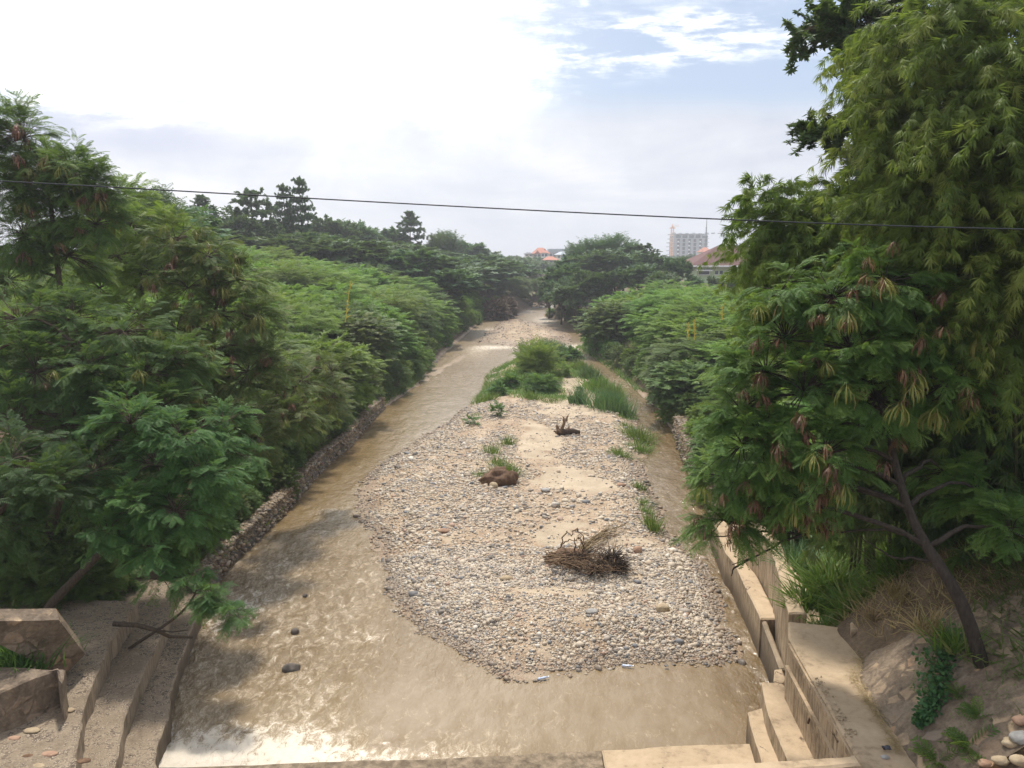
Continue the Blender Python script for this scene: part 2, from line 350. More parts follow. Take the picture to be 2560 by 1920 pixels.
def concrete(name, a, b, dark, crack=.5, gritty=0.0, tex=None):
    m_, t = mat(name); co = t.n('ShaderNodeTexCoord').outputs['Object']
    n0 = t.noise(co, .9, 8, .62, .6); n1_ = t.noise(co, 7, 8, .7); n2_ = t.noise(co, 60, 4, .7)
    c = t.ramp(t.m('ADD', t.m('MULTIPLY', n0, .6), t.m('MULTIPLY', n1_, .4)), [(.34, dark), (.47, a), (.64, b)])
    # run-off stains on upright faces
    g = t.n('ShaderNodeNewGeometry'); nz = t.n('ShaderNodeSeparateXYZ', {0: g.outputs['Normal']}).outputs[2]
    st_ = t.noise(t.n('ShaderNodeMapping', {'Vector': co, 'Scale': (6, 6, .7)}).outputs[0], 2.2, 6, .65)
    side = t.sm(t.m('ABSOLUTE', nz), .6, .2)
    c = t.mix(t.m('MULTIPLY', t.m('MULTIPLY', side, t.sm(st_, .42, .66)), .85), c, dark)
    pz = t.n('ShaderNodeSeparateXYZ', {0: g.outputs['Position']}).outputs[2]
    tide = t.m('MAXIMUM', t.sm(t.m('ADD', pz, t.m('MULTIPLY', t.m('SUBTRACT', n1_, .5), .5)), .20, -.02), t.m('MULTIPLY', side, t.sm(t.m('ADD', pz, t.m('MULTIPLY', t.m('SUBTRACT', st_, .5), 1.4)), .60, .15)))
    c = t.mix(t.m('MULTIPLY', tide, .8), c, tuple(x * .62 for x in dark))
    moss = t.m('MULTIPLY', t.sm(t.noise(co, 1.7, 7, .7), .56, .70), t.sm(nz, .9, .2))
    c = t.mix(t.m('MULTIPLY', moss, .6), c, (.10, .095, .045))
    dv = t.n('ShaderNodeMapping', {'Vector': co, 'Scale': (1, 1, 1)}).outputs[0]
    wv = t.mix(.30, dv, t.n('ShaderNodeTexNoise', {'Vector': co, 'Scale': 3.0, 'Detail': 6.0}).outputs['Color'])
    ck = t.n('ShaderNodeTexVoronoi', {'Vector': wv, 'Scale': 1.3}, feature='DISTANCE_TO_EDGE').outputs['Distance']
    ckm = t.m('MULTIPLY', t.m('MULTIPLY', t.sm(ck, .010, .002), t.sm(t.noise(co, 1.1, 3), .56, .64)), crack)
    c = t.mix(ckm, c, (.07, .05, .035))
    h = t.m('ADD', t.m('MULTIPLY', n1_, .6), t.m('ADD', t.m('MULTIPLY', n2_, .25), t.m('MULTIPLY', ckm, -1.0)))
    if gritty:
        v_ = t.n('ShaderNodeTexVoronoi', {'Vector': co, 'Scale': 48.0}); sc_ = t.n('ShaderNodeSeparateColor', {0: v_.outputs['Color']}).outputs[0]
        gritty = t.m('MULTIPLY', t.sm(nz, .5, .8), gritty)
        c = t.mix(t.m('MULTIPLY', t.sm(t.m('ADD', n1_, t.m('MULTIPLY', n0, .4)), .60, .85), gritty), c, t.ramp(sc_, [(0, (.075, .055, .042)), (.4, (.38, .31, .23)), (.7, (.13, .10, .075))], 'CONSTANT'))
        h = t.m('ADD', h, t.m('MULTIPLY', t.m('MULTIPLY', v_.outputs['Distance'], -1.5), gritty))
    finish(t, c, .88, h, .6, .03, spec=.2); return m_
M_CONC = concrete('tan_concrete', (.40, .30, .195), (.49, .375, .25), (.165, .12, .075), .9)
M_CONCD = concrete('stained_concrete', (.24, .185, .125), (.32, .25, .175), (.12, .09, .06), .6)
M_CONCG = concrete('gritty_concrete', (.30, .235, .165), (.39, .31, .22), (.17, .13, .09), .6, .9)
# masonry slope: flat stones set in mortar
M_PITCH, t = mat('stone_pitching')
co = t.n('ShaderNodeTexCoord').outputs['Object']
wv = t.mix(.12, co, t.n('ShaderNodeTexNoise', {'Vector': co, 'Scale': 4.0, 'Detail': 5.0}).outputs['Color'])
v_ = t.n('ShaderNodeTexVoronoi', {'Vector': wv, 'Scale': 4.6}); ve = t.n('ShaderNodeTexVoronoi', {'Vector': wv, 'Scale': 4.6}, feature='DISTANCE_TO_EDGE').outputs['Distance']
rs = t.n('ShaderNodeSeparateColor', {0: v_.outputs['Color']})
sc_ = t.ramp(rs.outputs[0], [(0, (.30, .22, .15)), (.25, (.44, .32, .20)), (.45, (.22, .18, .14)), (.62, (.52, .38, .24)), (.8, (.36, .27, .185)), (.92, (.50, .30, .17))], 'CONSTANT')
expo = t.m('MULTIPLY', t.m('MULTIPLY', t.sm(rs.outputs[1], .35, .8), t.sm(ve, .03, .16)), t.sm(t.noise(co, 2.3, 5, .6), .36, .6))
n0 = t.noise(co, 1.6, 7, .65, .5); n1_ = t.noise(co, 16, 6, .7)
mort = t.ramp(t.m('ADD', t.m('MULTIPLY', n0, .6), t.m('MULTIPLY', n1_, .4)), [(.38, (.085, .064, .045)), (.5, (.17, .128, .09)), (.64, (.30, .23, .16))])
c = t.mix(t.m('MULTIPLY', expo, .95), mort, t.mix(t.m('MULTIPLY', n1_, .6), sc_, (.30, .22, .15)))
c = t.mix(t.m('MULTIPLY', t.sm(n0, .55, .72), .5), c, (.16, .13, .10))
finish(t, c, .88, t.m('ADD', t.m('MULTIPLY', expo, .7), t.m('MULTIPLY', n1_, .5)), .8, .05)

# muddy water
M_WATER, t = mat('muddy_water')
co = t.n('ShaderNodeTexCoord').outputs['Object']
foam_sheen, rip, deep = (attr(t, k) for k in ('foam_sheen', 'ripple', 'deep'))
mp = t.n('ShaderNodeMapping', {'Vector': co, 'Scale': (1.5, .8, 1)}).outputs[0]
w1 = t.noise(mp, 1.7, 4, .55, .5); w2 = t.noise(mp, 6, 5, .6, .6); w3 = t.noise(mp, 22, 4, .6, .2)
flow = t.noise(t.n('ShaderNodeMapping', {'Vector': co, 'Scale': (2.6, .6, 1)}).outputs[0], 1.0, 6, .6, .8)
mud = t.ramp(t.m('ADD', t.m('MULTIPLY', w1, .35), t.m('ADD', t.m('MULTIPLY', flow, .30), t.m('MULTIPLY', deep, .35))), [(.30, (.130, .084, .036)), (.49, (.195, .134, .066)), (.68, (.255, .192, .115))])
fn = t.noise(t.n('ShaderNodeMapping', {'Vector': co, 'Scale': (1.0, .6, 1)}).outputs[0], 5, 10, .74, .8)
fn2 = t.noise(co, 40, 4, .7, .5)
fm = t.m('ADD', t.m('ADD', foam_sheen, t.m('MULTIPLY', t.m('SUBTRACT', fn, .52), 3.0)), t.m('MULTIPLY', t.m('SUBTRACT', fn2, .5), .8))
fmask = t.m('MULTIPLY', t.sm(fm, .45, 1.05), .92)
mud = t.mix(t.m('MULTIPLY', t.sm(fm, .15, .6), .5), mud, (.46, .36, .24))
c = t.mix(fmask, mud, (.72, .64, .52))
h = t.m('ADD', t.m('MULTIPLY', w1, .9), t.m('ADD', t.m('MULTIPLY', w2, .7), t.m('ADD', t.m('MULTIPLY', w3, .05), t.m('MULTIPLY', fn, t.m('MULTIPLY', foam_sheen, .8)))))
p = t.n('ShaderNodeBsdfPrincipled', {'Base Color': c, 'Roughness': t.m('ADD', t.m('ADD', .11, t.m('MULTIPLY', t.sm(t.n('ShaderNodeSeparateXYZ', {0: co}).outputs[1], 40.0, 75.0), .26)), t.m('MULTIPLY', fmask, .4)), 'IOR': 1.38, 'Specular IOR Level': .75})
b = t.n('ShaderNodeBump', {'Height': h, 'Strength': t.m('ADD', .06, t.m('MULTIPLY', rip, .7)), 'Distance': .20}); t.link(b.outputs[0], p.inputs['Normal'])
t.link(p.outputs[0], t.n('ShaderNodeOutputMaterial').inputs[0])

def plain(name, col, rough=.7, metal=0.0, var=.12, scale=3, spec=.3):
    m_, t = mat(name); co = t.n('ShaderNodeTexCoord').outputs['Object']
    n_ = t.noise(co, scale, 5, .6)
    finish(t, t.mix(n_, tuple(x * (1 - var) for x in col), tuple(min(1, x * (1 + var)) for x in col)), rough, n_, .15, .01, spec, metal); return m_
M_CABLE = plain('cable', (.03, .035, .04), .5)
M_RCON = plain('raw_concrete', (.40, .42, .45), .9, scale=.3)
M_DARKWIN = plain('window_void', (.06, .075, .11), .4)
M_CRANE = plain('crane_paint', (.78, .42, .20), .6)
M_ORANGE = plain('orange_roof_tile', (.40, .155, .10), .8, var=.2, scale=1)
M_MAROON, t = mat('maroon_roof_sheet')
co = t.n('ShaderNodeTexCoord').outputs['Object']
wvv = t.n('ShaderNodeTexWave', {'Vector': co, 'Scale': 3.0}).outputs['Fac']
finish(t, t.mix(t.noise(co, .8, 5), (.085, .030, .026), (.13, .050, .042)), .7, wvv, .5, .03)
M_GREYR = plain('grey_roof_sheet', (.36, .40, .45), .6)
M_CREAM = plain('cream_wall', (.72, .66, .55), .85, scale=.8)
M_LIME = plain('pale_green_wall', (.50, .62, .38), .85, scale=.8)
M_WHITE = plain('white_paint', (.80, .80, .78), .6)
M_DROOF = plain('dark_roof', (.10, .10, .12), .7)
M_RUST = plain('rusty_steel', (.10, .055, .035), .9, var=.3, scale=20)
M_PLAST = plain('milky_plastic', (.40, .46, .58), .25, var=.2, scale=20, spec=.6)
M_BANANA = leafmat('banana_leaf', (.16, .26, .12), (.26, .36, .2), trans=.35)
M_POLY = plain('black_polythene', (.03, .03, .04), .3, spec=.6)
# ------------------------------------------------------------------ river outline (from the photograph, dropped on the water plane)
def G(pts, z=0.0): return [atz(u, v, z)[:2] for u, v in pts]
left_bank = G([(395, 1890), (423, 1760), (476, 1605), (504, 1532), (565, 1426), (651, 1347), (716, 1280), (814, 1168), (873, 1120), (931, 1051), (962, 1020), (1040, 968), (1110, 885), (1151, 850), (1190, 816), (1216, 793), (1274, 785), (1305, 783)])
right_bank = G([(1945, 1690), (1903, 1548), (1871, 1491), (1835, 1406), (1800, 1350), (1752, 1250), (1712, 1170), (1699, 1130), (1679, 1078), (1641, 1020), (1606, 993), (1537, 931), (1467, 885), (1448, 868), (1471, 854), (1432, 816), (1398, 800), (1359, 794), (1356, 786)])
lx0 = left_bank[0]; rx0 = right_bank[0]
RIVER = [(-6.3, 4.0), (-6.2, 9.0)] + [tuple(p) for p in left_bank] + [(5.5, 150), (22, 178), (60, 200), (60, 188), (26, 165), (9.5, 143)] + [tuple(p) for p in right_bank[::-1]] + [(4.85, 9.0), (4.85, 4.0)]
island = G([(1220, 939), (1236, 924), (1294, 897), (1330, 878), (1390, 866), (1440, 900), (1483, 924), (1533, 970), (1565, 1020), (1614, 1086), (1618, 1117), (1606, 1163), (1618, 1213), (1652, 1286), (1665, 1330), (1729, 1386), (1770, 1422), (1802, 1532), (1836, 1610), (1830, 1650), (1780, 1664), (1672, 1655), (1556, 1660), (1440, 1680), (1344, 1702), (1270, 1702), (1209, 1664), (1130, 1620), (1066, 1590), (996, 1527), (950, 1434), (935, 1345), (895, 1290), (896, 1225), (923, 1186), (977, 1144), (1058, 1093), (1116, 1059), (1159, 1020), (1193, 1005), (1220, 955)])
farbar = G([(1278, 796), (1240, 808), (1216, 827), (1205, 842), (1182, 858), (1236, 857), (1259, 864), (1300, 872), (1429, 862), (1424, 831), (1351, 812), (1313, 798)])
slimbar = G([(1218, 787), (1250, 787), (1274, 791), (1262, 795), (1222, 793)])
leftbar = G([(1040, 968), (1066, 951), (1120, 918), (1174, 891), (1160, 886), (1100, 915), (1060, 935)])
turfbar = G([(1448, 868), (1471, 852), (1500, 850), (1600, 905), (1640, 985), (1600, 975), (1544, 925), (1480, 885)])
def height(x, y):
    x = np.asarray(x, float); y = np.asarray(y, float)
    n_ = fbm(x, y, .35, 4, 1) - .5; nf = fbm(x, y, 2.2, 4, 5) - .5
    d = -sdist(x, y, RIVER)
    left = x < np.interp(y, [0, 60, 110, 140, 200], [0, 1.5, 2.5, 7, 30])
    h = np.where(d < 0, -.45 + .15 * nf, 0)
    # banks
    dd = np.maximum(d, 0)
    bl = .2 * sstep(dd, 0, .4) + .55 * sstep(dd, .5, 1.2) + 1.3 * sstep(dd, 1.4, 4) + 1.3 * sstep(dd, 4, 11)
    near = sstep(y, 21, 16)
    blnear = .15 * sstep(dd, 0, .4) + .75 * sstep(dd, 2.8, 3.6) + 1.9 * sstep(dd, 3.6, 7) + 1.2 * sstep(dd, 7, 14)
    bl = bl * (1 - near) + blnear * near
    hill = .145 * np.clip(-x - 9, 0, 32) * sstep(y, 34, 75) + 1.0 * sstep(y, 90, 150) * sstep(-x, 5, 40)
    brk = .1 * sstep(dd, 0, .4) + .55 * sstep(dd, .5, 1.0) + 1.3 * sstep(dd, 1.0, 3.0) + .9 * sstep(dd, 3, 8) + 1.8 * sstep(y, 80, 125) * sstep(x, 10, 28)
    rn = .3 + .96 * np.clip(x - 5.25, 0, 3.2) + .3 * np.clip(x - 8.4, 0, 5)
    nearr = sstep(y, 15.5, 13.2)
    toe = sstep(x, 4.6, 5.9)
    brn = brk * (1 - nearr) + (1.2 * toe + rn * sstep(x, 5.5, 5.9)) * nearr
    h = np.where(d >= 0, np.where(left, bl + hill, brn) + n_ * .5 * sstep(dd, 2, 8) + nf * .1 * sstep(dd, .5, 2), h)
    # gravel island and bars
    for poly, top, edge in ((island, .42, 1.6), (farbar, .22, 3.0), (slimbar, .1, 1.0), (leftbar, .15, 1.0), (turfbar, .35, 1.5)):
        s_ = sdist(x + nf * .25, y + n_ * .3, poly)
        h = np.maximum(h, np.where(s_ > -1.2, -.45 + .45 * sstep(s_, -1.2, 0) + top * sstep(s_, 0, edge) + (nf * .16 + n_ * .15) * sstep(s_, .1, edge), -9))
    # sandy hollow and pools upstream of the drift pile
    for (u, v, r_, q) in ((1385, 1205, 1.6, -.12), (1400, 1340, .9, -.12), (1300, 1360, .6, -.10)):
        p = atz(u, v, .35); h = h + q * np.exp(-((x - p[0]) ** 2 + (y - p[1]) ** 2 / 1.5) / r_ ** 2)
    far = sstep(y, 180, 420)
    h = h * (1 - far) + (5.2 + 1.5 * n_) * far
    vly = sstep(y, 140, 175) * (1 - sstep(y, 300, 500)) * np.exp(-((x - 7) / 16.0) ** 2)
    h = h * (1 - vly * .55) + vly * .3
    behind = sstep(y, 3.5, 0); h = h * (1 - behind) + behind * 1.0 * sstep(np.abs(x), 5, 9)
    return h
def hz(x, y): return float(height(np.array([x]), np.array([y]))[0])
xs = np.concatenate([-np.geomspace(14, 1500, 60)[::-1], np.arange(-13.85, 13.9, .15), np.geomspace(14, 1500, 60)])
ys = np.concatenate([np.linspace(-60, 3, 12), np.arange(3.6, 9, .3), np.arange(9, 48, .15), np.geomspace(48.2, 1900, 170)])
XX, YY = np.meshgrid(xs, ys); HH = height(XX, YY)
def gridfaces(nx, ny):
    i = np.arange(ny - 1)[:, None] * nx + np.arange(nx - 1)[None]
    return np.stack([i, i + 1, i + nx + 1, i + nx], -1).reshape(-1, 4)
nf = fbm(XX, YY, 1.1, 5, 21); si = sdist(XX, YY, island); sf = sdist(XX, YY, farbar)
def blob(u, v, rx, ry, z=.35):
    p = atz(u, v, z); return np.clip(1.35 - np.hypot((XX - p[0]) / rx, (YY - p[1]) / ry), 0, 1)
sand = np.zeros_like(XX)
for b_ in ((1400, 1200, 1.5, 1.7), (1470, 1215, 1.3, .9), (1400, 1330, .95, 1.1), (1330, 1130, .8, 3.0), (1350, 1095, .9, 3.5), (1440, 1010, 2.6, 5), (1510, 1010, 1.5, 3.5), (1430, 960, 2.5, 6), (1560, 1360, 1.2, .5), (1400, 1480, 1.1, .3), (1290, 1690, 1.8, .3), (1500, 1655, 2.5, .25), (1750, 1655, 1.2, .3)):
    sand = np.maximum(sand, blob(*b_))
sand = np.clip(sand + (nf - .5) * 1.7, 0, 1); sand = np.where(si > 0, sand, 0)
sand = np.maximum(sand, np.where(sf > -1, .35 + (nf - .5) * 1.2, 0)); sand = np.maximum(sand, np.where(sdist(XX, YY, leftbar) > -1, .5, 0))
dR = -sdist(XX, YY, RIVER)
soil = np.where(dR > 0, sstep(dR, .1, .5), 0); soil = np.where((XX > 4.2) & (YY < 15), 1.0, soil)
pisl = sdist(XX, YY, [tuple(p) for p in G([(1190, 1005), (1222, 935), (1300, 890), (1390, 860), (1440, 900), (1530, 965), (1570, 1050), (1530, 1050), (1470, 960), (1400, 940), (1380, 985), (1410, 1010), (1300, 1005), (1250, 985)])])
grassa = sstep(pisl, -1.5, .3) * (.68 + (nf - .5) * 1.6)
grassa = np.maximum(grassa, np.where(sdist(XX, YY, turfbar) > -.3, .9, 0))
grassa = np.maximum(grassa, sstep(dR, .3, 2) * sstep(YY, 28, 40) * .6 * (nf + .4))
grassa = np.maximum(grassa, sstep(YY, 135, 150) * sstep(dR, 0, 3) * np.clip(.25 + nf * .7, 0, 1)); soil = soil * (1 - sstep(YY, 135, 150) * .45)
wet = np.where((dR < .2), sstep(HH + (nf - .5) * .12, .26, .08), 0)
ground = meshobj('ground', np.stack([XX, YY, HH], -1).reshape(-1, 3), gridfaces(len(xs), len(ys)), M_GROUND, None, True,
                 {'sand': sand, 'grass': np.clip(grassa, 0, 1), 'wet': wet, 'soil': np.clip(soil, 0, 1)})
tag(ground, kind='structure')

# ------------------------------------------------------------------ water
wx = np.concatenate([-np.geomspace(9.6, 70, 24)[::-1], np.arange(-9.5, 9.55, .07), np.geomspace(9.6, 70, 24)])
wy = np.concatenate([np.arange(12.42, 34, .07), np.geomspace(34.1, 215, 240)])
WX, WY = np.meshgrid(wx, wy); s_isl = -sdist(WX, WY, island); dB = sdist(WX, WY, RIVER)
def W(u, v): return atz(u, v, 0)
def wb(u, v, rx, ry):
    p = W(u, v); return np.exp(-(((WX - p[0]) / rx) ** 2 + ((WY - p[1]) / ry) ** 2))
rip = .30 + .45 * sstep(-WX, 2.2, 5) * sstep(WY, 26, 20) + .35 * sstep(WX, 4.5, 6) * sstep(WY, 12, 15) + .25 * wb(640, 1500, 2.6, 5)
rip = np.where(WY > 30, .24 + .7 * sstep(WY, 42, 66), rip); rip = np.where((WX > 0) & (WY > 26), .5, rip)
calm = np.minimum(1, 1.2 * wb(1300, 1790, 4.2, 1.7)); rip = rip * (1 - .75 * calm)
foam_sheen = .05 + .30 * sstep(-WX, 2.4, 4.2) * sstep(WY, 27, 19) * (.5 + fbm(WX, WY, .5, 3, 41))
for u, v, rx, ry, a in ((820, 1275, .5, .35, .55), (800, 1330, .35, .3, .4), (700, 1420, .8, .8, .28), (620, 1500, .9, .8, .32), (600, 1520, .5, .3, .35), (540, 1560, .5, .6, .35), (930, 1590, .4, .3, .35), (1035, 1640, .35, .15, .0), (560, 1700, .8, .5, .1), (720, 1390, .15, .9, .2), (735, 1450, .12, .7, .2), (1890, 1560, .25, .8, .42), (1860, 1610, .4, .3, .35), (1830, 1460, .4, .7, .25), (1800, 1390, .3, .5, .28), (1650, 1240, .35, 1.2, .18), (1190, 880, 1.8, 6, .5), (1250, 868, 2.6, 2.2, .8), (1440, 866, 2.0, 3, .8), (1560, 960, .8, 5, .3), (1225, 830, 1.6, 7, .8), (1360, 800, 2, 9, .7)):  # riffle foam; the far blobs also paint the pale sky sheen on the water
    foam_sheen = foam_sheen + a * wb(u, v, rx, ry)
edge = sstep(WY, 14.4, 12.9)
pat = .45 + .75 * fbm(WX, WY * 1.3, .8, 4, 33)
foam_sheen = foam_sheen + edge * pat * (.42 * sstep(-WX, 1.6, 3.6) + .30 * sstep(-WX, -1.6, 1.0)) * sstep(WX, 1.8, .5)
foam_sheen = foam_sheen + .25 * sstep(WY, 13.4, 12.9) * wb(1180, 1880, .5, 2) + .22 * sstep(WY, 13.25, 12.9) * sstep(-WX, .6, 1.2)
wv_ = (fbm(WX * 1.4, WY, .9, 4, 51) - .5) * .16 + (fbm(WX * 1.6, WY, 3.2, 3, 61) - .5) * .06
amp = np.clip(rip * 1.5, .15, 1.1) * np.where(WY < 34, 1, .8)
ZW = wv_ * amp + edge * sstep(-WX, .5, 2.5) * (fbm(WX, WY, 2.1, 4, 71) - .45) * .18
ZW = ZW
deep = np.clip(.5 + .5 * (fbm(WX, WY, .25, 3, 81) - .5) + .5 * calm - .5 * wb(1880, 1760, 1.1, 1.6) - .35 * sstep(WX, 4, 6) - .15 * wb(800, 1150, 1.5, 7), 0, 1)
keep = (dB > -1.0)
F = gridfaces(len(wx), len(wy)); kp = keep.reshape(-1); F = F[kp[F].any(axis=1)]
used = np.unique(F); rm = np.full(kp.size, -1); rm[used] = np.arange(len(used))
VW = np.stack([WX, WY, ZW], -1).reshape(-1, 3)[used]
water = meshobj('river_water', VW, rm[F], M_WATER, None, True, {'foam_sheen': foam_sheen.reshape(-1)[used], 'ripple': rip.reshape(-1)[used], 'deep': deep.reshape(-1)[used]})
tag(water, kind='structure')
# tail water below the weir
tx = np.arange(-7.0, 5.6, .12); ty = np.arange(3.0, 10.4, .12); TX, TY = np.meshgrid(tx, ty)
tail = meshobj('tail_water', np.stack([TX, TY, -.35 + (fbm(TX, TY, 1.4, 4, 91) - .5) * .12], -1).reshape(-1, 3), gridfaces(len(tx), len(ty)), M_WATER, None, True,
               {'foam_sheen': .35 + .2 * fbm(TX, TY, .8, 3, 95), 'ripple': np.full_like(TX, .8), 'deep': np.full_like(TX, .5)})
tag(tail, kind='structure')
# wet sheet running over the crest
# ------------------------------------------------------------------ loose stones (uncountable)
def ico(sub=1, seed=0, rough=.18):
    bm = bmesh.new(); bmesh.ops.create_icosphere(bm, subdivisions=sub, radius=1); V = np.array([v.co[:] for v in bm.verts]); F_ = np.array([[v.index for v in f.verts] for f in bm.faces]); bm.free()
    r = np.random.default_rng(seed); V = V * (1 + r.normal(0, rough, (len(V), 1))); return V, F_
def rot_random(n, flat=.5):
    return frames(norm(rng.normal(size=(n, 3)) * np.array([1, 1, flat * .5])), norm(np.array([0, 0, 1.]) + rng.normal(0, flat, (n, 3))))
def stones(px, py, pz, size, tint, subs=1):
    parts = []; n = len(px); k = 5; idx = rng.integers(0, k, n)
    for j in range(k):
        m_ = idx == j; c_ = int(m_.sum())
        if not c_: continue
        tp = ico(subs, j + 10 * subs); fl = np.array([1, rng.uniform(.65, .95), rng.uniform(.45, .75)])
        V, F_, T = scatter((tp[0] * fl, tp[1]), np.stack([px[m_], py[m_], pz[m_]], -1), rot_random(c_, .3), size[m_], tint[m_], 0)
        parts.append((V, F_, T))
    return join(parts)
def gi(A, x, y):      # sample a ground-grid array
    i = np.clip(np.searchsorted(xs, x), 0, len(xs) - 1); j = np.clip(np.searchsorted(ys, y), 0, len(ys) - 1); return A[j, i]
def cobbles(n, y0, y1, med, sig, dens, x0=-9, x1=9, poly=island, lo=-.5):
    x = rng.uniform(x0, x1, n * 4); y = rng.uniform(y0, y1, n * 4); s_ = sdist(x, y, poly); k = s_ > lo
    x, y, s_ = x[k], y[k], s_[k]; sd_ = gi(sand, x, y); gr = gi(grassa, x, y)
    pr = dens(x, y, s_) * np.where(sd_ > .5, .07, 1 - .9 * sd_ * 1.1) * np.where(gr > .45, .08, 1); pr = np.where(s_ < 0, .25 * np.exp(s_ / .2), pr)
    k = rng.random(len(x)) < pr; x, y = x[k][:n], y[k][:n]; s_ = s_[k][:n]
    sz = np.clip(med * np.exp(rng.normal(0, sig, len(x))), .012, .19)
    z = height(x, y) + sz * .12; return x, y, z, sz, np.clip(sstep(z - sz * .3, .10, -.02), 0, 1) * .7
nse = lambda x, y, q: fbm(x, y, .7, 3, q)
fine_zone = lambda x, y: np.exp(-(((x - .7) / 3.0) ** 2 + ((y - 16.9) / 2.0) ** 2))
A_ = cobbles(58000, 12.5, 22, .0235, .48, lambda x, y, s_: np.clip(.42 + 1.9 * (nse(x, y, 101) - .30), .06, 1) * 1.0)
B_ = cobbles(5200, 12.5, 30, .043, .50, lambda x, y, s_: np.clip(1.4 * (nse(x, y, 102) - .3), 0, 1) * (1 - .93 * fine_zone(x, y)))
C_ = cobbles(36000, 22, 46, .034, .45, lambda x, y, s_: np.clip(.22 + 1.9 * (nse(x, y, 103) - .33), .05, 1))
D_ = cobbles(380, 13.5, 34, .105, .25, lambda x, y, s_: np.clip(1.2 * (nse(x, y, 104) - .4), 0, 1) * (1 - fine_zone(x, y)))
V, F_, T = join([stones(*A_), stones(*C_), stones(*B_, subs=1), stones(*D_, subs=2)])
o = meshobj('cobbles', V, F_, M_STONE, None, True, {'tint': T}); tag(o, 'mixed tan, grey and cream cobbles covering the island in the river', 'river stones', kind='stuff')
E_ = cobbles(6000, 60, 112, .055, .4, lambda x, y, s_: np.full_like(x, .6), -12, 14, farbar, -.4)
V, F_, T = stones(*E_); o = meshobj('gravel', V, F_, M_STONE, None, True, {'tint': T}); tag(o, 'brownish gravel on the flat bar farther up the river', 'gravel', kind='stuff')
# ------------------------------------------------------------------ concrete and stone works along the banks
def rough_prism(poly, z0, z1, cell=.12, amp=.02, chip=.04, seed=0):
    """slab with an uneven top and worn edges: the outline is resampled and the top is a displaced fan"""
    P_ = [np.array(p[:2], float) for p in poly]; out = []
    for i in range(len(P_)):
        a, b = P_[i], P_[(i + 1) % len(P_)]; k = max(1, int(np.linalg.norm(b - a) / cell)); out += [a + (b - a) * j / k for j in range(k)]
    out = np.array(out); cen = out.mean(0); n = len(out); sg = 0
    for i in range(n): sg += out[i - 1][0] * out[i][1] - out[i][0] * out[i - 1][1]
    if sg < 0: out = out[::-1]
    tg = np.roll(out, -1, 0) - np.roll(out, 1, 0); nrm = norm(np.stack([tg[:, 1], -tg[:, 0]], -1))
    ch = (fbm(out[:, 0] + seed * 7, out[:, 1], 2.4, 4, seed) - .5) * chip * 2
    base = out + nrm * ch[:, None]; V = []; F_ = []
    bmv = bmesh.new()
    r0 = [bmv.verts.new((p[0], p[1], z0)) for p in base]; r1 = [bmv.verts.new((p[0], p[1], z1 - .03 + c_ * .3)) for p, c_ in zip(base, ch)]
    inn = base - nrm * .035; r2 = [bmv.verts.new((p[0], p[1], z1 + c_ * .2)) for p, c_ in zip(inn, ch)]
    for i in range(n):
        j = (i + 1) % n; bmv.faces.new((r0[i], r0[j], r1[j], r1[i])); bmv.faces.new((r1[i], r1[j], r2[j], r2[i]))
    top = bmv.faces.new(r2); bmesh.ops.triangulate(bmv, faces=[top])
    tf = [f for f in bmv.faces if all(v in set(r2) for v in f.verts)]
    for _ in range(3):
        es = [e for e in {e for f in bmv.faces if f.normal.z > .5 or True for e in f.edges} if e.calc_length() > cell * 2.2]
        if es: bmesh.ops.subdivide_edges(bmv, edges=es, cuts=1, use_grid_fill=False)
        bmesh.ops.triangulate(bmv, faces=[f for f in bmv.faces if len(f.verts) > 4])
    for v in bmv.verts:
        if v.co.z > z0 + .02:
            q = float(fbm(np.array([v.co.x]), np.array([v.co.y + v.co.z]), 2.6, 4, seed + 3)[0]) - .5; v.co.z += q * amp * 2
            q2 = float(fbm(np.array([v.co.x * 3 + v.co.z * 2]), np.array([v.co.y * 3]), 1.5, 3, seed + 9)[0]) - .5
            v.co.x += q2 * amp; v.co.y += q2 * amp * .5
    V = [v.co[:] for v in bmv.verts]; ix = {v: i for i, v in enumerate(bmv.verts)}; F_ = [tuple(ix[v] for v in f.verts) for f in bmv.faces]; bmv.free()
    return V, F_
def slab(name, poly, z0, z1, mt, label, cat, amp=.02, chip=.04, seed=0, parent=None, group=None):
    V, F_ = rough_prism(poly, z0, z1, .12, amp, chip, seed); o = meshobj(name, V, F_, mt, parent)
    if parent is None: tag(o, label, cat, group)
    return o
def g(u, v, z): return atz(u, v, z)[:2]
def edge_slab(name, pts, z0, z1, mt, label, cat, dxy, **k):
    e = [g(u, v, z1) for u, v in pts]; return slab(name, e + [p + np.array(dxy) for p in e[::-1]], z0, z1, mt, label, cat, **k)
# left bank: three long terraces stepping down to the water
edge_slab('concrete_step', [(384, 1960), (395, 1890), (423, 1760), (452, 1650), (472, 1600), (484, 1568), (505, 1500), (530, 1440)], -.6, .45, M_CONCG, 'lowest broken concrete terrace, wet and crumbling beside the water on the left bank', 'step', (-1.6, .15), amp=.05, chip=.10, seed=1)
edge_slab('concrete_step', [(285, 1960), (295, 1890), (313, 1797), (334, 1740), (354, 1691), (391, 1614), (407, 1581), (425, 1524), (440, 1480), (455, 1450)], -.5, .86, M_CONCG, 'middle concrete terrace with a pebbled top, between the two others on the left bank', 'step', (-1.6, .12), amp=.035, chip=.05, seed=2)
edge_slab('concrete_step', [(178, 1960), (185, 1919), (201, 1829), (210, 1764), (240, 1687), (281, 1601), (305, 1560), (345, 1500)], -.4, 1.28, M_CONCG, 'widest and highest concrete terrace in the lower left corner, scattered with flat stones', 'step', (-4.4, .1), amp=.05, chip=.05, seed=3)
